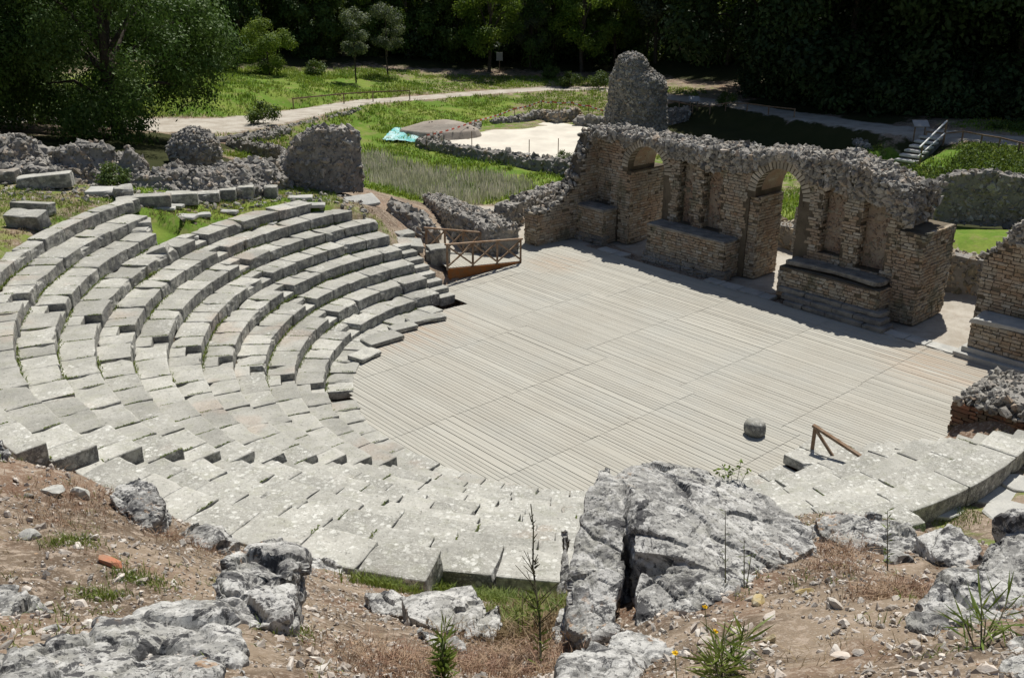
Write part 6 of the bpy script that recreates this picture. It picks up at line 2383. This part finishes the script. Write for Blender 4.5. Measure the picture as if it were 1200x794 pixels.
# white steps up to the right hand path
s0, s1 = STEP0, STEP1
t = thing('path_steps', 'pale steps with a light handrail climbing to the path at upper right', 'steps', s0)
d2 = (s1-s0)*np.array([1, 1, 0])
d2 /= np.linalg.norm(d2)
sd_ = np.array([d2[1], -d2[0], 0])
if sd_[0] < 0:
    sd_ = -sd_
for i in range(6):
    c = s0+(s1-s0)*i/5
    V, F = beam(c-sd_*0.62, c+sd_*0.62, 0.5, 0.10)
    part('tread', V, F, MAT['concrete'], t, rnd=r.uniform())
    V, F = beam(c-sd_*0.6+d2*0.2-(0, 0, .55), c+sd_*0.6+d2*0.2-(0, 0, .55), 0.5, 0.98)
    part('riser', V, F, MAT['rubble_core'], t, rnd=0.4)
e0, e1 = s0+sd_*0.75, s1+sd_*0.75
part('handrail', *tubes(e0+(0, 0, 1.0)-(s1-s0)*0.12, e1+(0, 0, 1.05), 0.05), MAT['white'], t)
part('handrail', *tubes(e0+(0, 0, 0.5)-(s1-s0)*0.12, e1+(0, 0, 0.35), 0.04), MAT['white'], t)
part('post', *beam(e1-(0, 0, 0.9), e1+(0, 0, 1.1), 0.08, 0.08), MAT['rail'], t, rnd=0.4)
part('post', *beam(e0-(0, 0, 0.6), e0+(0, 0, 1.0), 0.08, 0.08), MAT['rail'], t, rnd=0.4)


def path_fence(label, pts, h, thick=0.07):
    t = thing('path_railing', label, 'railing', pts[0])
    for p in pts:
        part('post', *beam(p-(0, 0, 0.2), p+(0, 0, h), thick, thick), MAT['rail'], t, rnd=r.uniform())
    for p, q in zip(pts[:-1], pts[1:]):
        part('rail', *beam(p+(0, 0, h-0.05), q+(0, 0, h-0.05), 0.05, 0.08), MAT['rail'], t, rnd=r.uniform())


path_fence('low brown post and rail fence along the path at upper right', [on_ground(*G(x, y, 1.5)[:2]) for x, y in ((1085, 160), (1106, 162), (1127, 165), (1149, 170), (1170, 174), (1193, 178), (1218, 183))], 0.62)
path_fence('low post and rail fence along the path right of the tower', [on_ground(*G(x, y, 1.0)[:2]) for x, y in ((782, 119), (796, 121), (812, 124), (832, 127), (850, 129), (875, 133), (900, 137), (930, 142))], 0.6)
path_fence('thin brown rail beside the path behind the bright green bush', [on_ground(*G(x, y, 1.6)[:2]) for x, y in ((344, 127), (403, 118), (437, 114), (480, 110))], 0.75)


def lectern(px, py, label, h=0.95, w=0.9, z=1.0):
    p = on_ground(*G(px, py, z)[:2])
    t = thing('notice_stand', label, 'sign', p)
    for s in (-w/3, w/3):
        part('post', *beam(p+(s, 0, -0.2), p+(s, 0, h), 0.06, 0.06), MAT['rail'], t, rnd=0.4)
    V, F = beam(p+(-w/2, 0, h+0.05), p+(w/2, 0, h+0.05), 0.55, 0.04, up=(0, -0.55, 0.83))
    part('panel', V, F, MAT['metal'], t)


lectern(1077, 159, 'slanted notice panel on two legs beside the pale steps', z=1.5)
lectern(813, 124, 'slanted notice panel beside the path right of the tower', z=1.0, w=0.8)
p = at_px(586, 93)
t = thing('notice_board', 'small upright notice board on a post before the dark wood', 'sign', p)
part('post', *beam(p-(0, 0, 0.2), p+(0, 0, 1.1), 0.08, 0.08), MAT['rail'], t, rnd=0.4)
part('panel', *beam(p+(-0.3, -0.05, 1.35), p+(0.3, -0.05, 1.35), 0.05, 0.75), MAT['metal'], t)

# red and white barrier tape round the dig
tape = [(500, 158.5), (556, 144), (603, 130), (635, 121.5), (647, 122), (669, 122.5), (690, 125.5), (714, 131)]
tp = [on_ground(*G(x, y, 0.95)[:2]) for x, y in tape]
t = thing('barrier_tape', 'red and white barrier tape strung on thin posts round the pale dig', 'barrier', tp[0])
ww, rr2 = [], []
for p, q in zip(tp[:-1], tp[1:]):
    part('post', *tubes(p-(0, 0, .1), p+(0, 0, 1.0), 0.025), MAT['rail'], t, rnd=0.3)
    L = np.linalg.norm(q-p)
    m = max(4, int(L/0.35))
    for i in range(m):
        s0_, s1_ = i/m, (i+1)/m
        sag = lambda s: np.array([0, 0, 0.92-0.35*s*(1-s)])
        (ww if i % 2 else rr2).append(beam(p+(q-p)*s0_+sag(s0_), p+(q-p)*s1_+sag(s1_), 0.01, 0.10))
V, F = merge(ww)
part('white_band', V, F, MAT['white'], t, kind='stuff')
V, F = merge(rr2)
part('red_band', V, F, MAT['red'], t, kind='stuff')
for i, (x, y) in enumerate(((508, 176), (553, 176), (620, 186), (654, 183))):
    p = on_ground(*G(x, y, 0)[:2])
    o = part('marker_stake', *tubes(p-(0, 0, .1), p+(0, 0, 1.1), 0.025), MAT['rail'], None, rnd=0.3, at=p)
    tag(o, ['thin stake at the left corner of the pale dig', 'thin stake on the low wall left of the dig middle', 'thin stake right of the dig middle', 'thin stake in the grass near the stage wall end of the dig'][i], 'stake')

# ------------------------------------------------------------------ loose blocks on the upper terrace and slabs
def block(px, py, z, dims, yaw, name, label, cat='stone block', group=None, tilt=(0, 0), mat='seat', chip=0.08):
    q = G(px, py, z)
    q[2] = float(gz_at(q[0], q[1])[0])
    P = worn_box(np.array(dims)/2, nseed(), 0.04, 0.02, chip)
    E_ = Matrix.Rotation(rad(yaw), 3, 'Z')@Matrix.Rotation(rad(tilt[0]), 3, 'X')@Matrix.Rotation(rad(tilt[1]), 3, 'Y')
    P = P@np.array(E_).T+q+(0, 0, dims[2]*0.42)
    o = part(name, P, RB_F, MAT[mat], None, rnd=r.uniform(), at=q)
    tag(o, label, cat, group)


block(33, 264, 3.85, (1.15, 0.5, 0.5), -12, 'fallen_block', 'pale squared block lying on the terrace in front of its darker twin', tilt=(14, 0))
block(40, 250, 3.85, (1.3, 0.4, 0.38), -10, 'fallen_block', 'darker squared block lying just behind the pale one on the terrace', tilt=(-6, 0))
block(55, 220, 3.85, (1.7, 0.6, 0.5), 14, 'fallen_block', 'long grey block lying before the leftmost rubble mass', tilt=(0, -4))
block(10, 216, 3.85, (0.75, 0.5, 0.5), 5, 'fallen_block', 'short grey block at the left edge of the terrace')
block(122, 230, 3.65, (1.0, 0.8, 0.2), 8, 'flat_slab', 'flat pale slab on the grass behind the end of the topmost row', 'slab', mat='slab')
block(146, 234, 3.6, (0.65, 0.6, 0.5), 30, 'fallen_block', 'squarish block right of the flat pale slab on the terrace')
block(147, 246, 3.5, (0.5, 1.1, 0.35), 25, 'fallen_block', 'long block lying beside the end of the topmost row')
block(162, 258, 3.4, (0.75, 0.7, 0.35), 20, 'fallen_block', 'block lying low right of the end of the topmost row')
block(158, 266, 3.3, (0.9, 0.5, 0.28), 10, 'fallen_block', 'low rough block between the tenth row end and the grass')
block(186, 282, 3.1, (0.6, 0.75, 0.5), 12, 'fallen_block', 'tilted block leaning at the end of the ninth row', tilt=(0, -18))
block(177, 243, 3.35, (1.35, 0.5, 0.4), 14, 'terrace_block', 'dark left block of the two long blocks in the terrace grass')
block(214, 238, 3.2, (1.1, 0.6, 0.42), 12, 'terrace_block', 'pale right block of the two long blocks in the terrace grass')
block(243, 236, 3.0, (0.9, 0.5, 0.35), 12, 'terrace_block', 'first block of the short row below the rubble heap')
block(266, 233, 2.95, (0.7, 0.5, 0.42), 10, 'terrace_block', 'second block of the short row below the rubble heap')
block(288, 231, 2.9, (0.65, 0.5, 0.5), 8, 'terrace_block', 'third and tallest block of the short row below the rubble heap')
block(302, 222, 2.85, (0.6, 0.5, 0.6), 6, 'terrace_block', 'upright block behind the short row below the rubble heap')
block(318, 231, 2.8, (0.5, 0.45, 0.45), 6, 'terrace_block', 'small block right of the short row below the rubble heap')
for i, (x, y, w, d_) in enumerate(((193, 252, .8, .4), (218, 255, .7, .45), (222, 263, .5, .35), (236, 249, .6, .35), (243, 256, .6, .3), (206, 247, .6, .3), (292, 240, .8, .4), (310, 240, .7, .4), (268, 242, .6, .3))):
    block(x, y, 3.1, (w, d_, 0.12), r.uniform(-10, 25), 'flat_slab', 'flat pale paving slab sunk in the terrace grass', 'slab', 'paving slabs in the terrace grass', mat='slab')
block(425, 236, 2.3, (1.3, 0.8, 0.16), 40, 'flat_slab', 'pale slab lying slanted at the top of the far seat end', 'slab', tilt=(18, 0), mat='slab')
block(368, 240, 2.7, (0.8, 0.45, 0.12), 5, 'flat_slab', 'pale slab below the big straight rubble wall', 'slab', mat='slab')
block(352, 234, 2.7, (0.9, 0.5, 0.14), 5, 'flat_slab', 'pale slab at the corner of the big straight rubble wall', 'slab', mat='slab')
block(480, 287, 1.2, (0.95, 0.7, 0.3), 15, 'fallen_block', 'pale fallen block beside the far end of the seats', tilt=(12, 8))
block(474, 276, 1.4, (0.7, 0.5, 0.3), 40, 'fallen_block', 'small fallen block just above the pale one at the far seat end', tilt=(5, 0))
block(514, 318, 0.1, (0.8, 0.7, 0.75), 20, 'corner_block', 'upright corner stone at the foot of the flank stair by the ramp', chip=0.05)
block(508, 309, 0.4, (0.6, 0.6, 0.5), 10, 'corner_block', 'upper corner stone between flank stair and ramp', chip=0.05)
for (x, y, w, d_, yw, lab) in ((447, 398, 1.25, .75, 42, 'broad loose slab overlapping the edge of the wooden stage'), (499, 375, 1.3, .5, 30, 'long loose slab on the stage edge below the flank stair'), (428, 417, .9, .6, 55, 'small loose slab on the stage edge left of the broad one'),
                              (472, 385, .9, .5, 35, 'loose slab between the broad and the long one at the stage edge')):
    q = G(x, y, 0.05)
    P = worn_box(np.array((w, d_, 0.14))/2, nseed(), 0.03, 0.015, 0.12)
    P = P@np.array(Matrix.Rotation(rad(yw), 3, 'Z')).T+q+(0, 0, 0.045)
    o = part('loose_slab', P, RB_F, MAT['seat'], None, rnd=r.uniform(), at=q)
    tag(o, lab, 'slab')
# flagstones of the near parodos
FS = [((1166, 500), 1.5, 1.0, 70, 'large flagstone nearest the brown wall stump on the paved way'), ((1192, 525), 1.5, 0.8, 5, 'wide flagstone at the right edge of the paved way'), ((1165, 575), 1.15, 0.75, 8, 'rounded flagstone in the middle of the paved way'),
      ((1195, 565), 0.8, 0.7, 15, 'flagstone right of the rounded one on the paved way'), ((1188, 605), 1.1, 0.9, 0, 'flagstone at the lower end of the paved way'), ((1078, 589), 1.0, 0.5, 24, 'loose pale flagstone in the grass right behind the seats'),
      ((1108, 600), 0.7, 0.5, 20, 'small tilted flagstone in the grass behind the seats'), ((1140, 548), 0.7, 0.5, 40, 'small flagstone at the back of the seats on the paved way')]
for (pq, w, d_, yw, lab) in FS:
    q = G(*pq, 1.35)
    q[2] = float(gz_at(q[0], q[1])[0])
    a = np.linspace(0, 2*math.pi, 10)[:-1]+r.uniform(0, 1)
    rr_ = r.uniform(0.85, 1.1, 9)
    o2 = np.c_[np.cos(a)*rr_*w/2*1.1, np.sin(a)*rr_*d_/2*1.1]
    cs, sn = math.cos(rad(yw)), math.sin(rad(yw))
    o2 = o2@np.array([[cs, sn], [-sn, cs]])
    V = []
    for (sc, z) in ((1.0, -0.12), (1.0, 0.04), (0.94, 0.06)):
        V += [[q[0]+x*sc, q[1]+y*sc, q[2]+z+0.015*r.normal()*(sc < 1)*0.3] for x, y in o2]
    F = [np.array([(j*9+i, j*9+(i+1) % 9, (j+1)*9+(i+1) % 9, (j+1)*9+i) for j in range(2) for i in range(9)], np.int32), np.array([[18+i for i in range(9)]], np.int32)]
    o = part('flagstone', V, F, MAT['slab'], None, rnd=r.uniform(0.5, 1), at=q)
    tag(o, lab, 'flagstone')
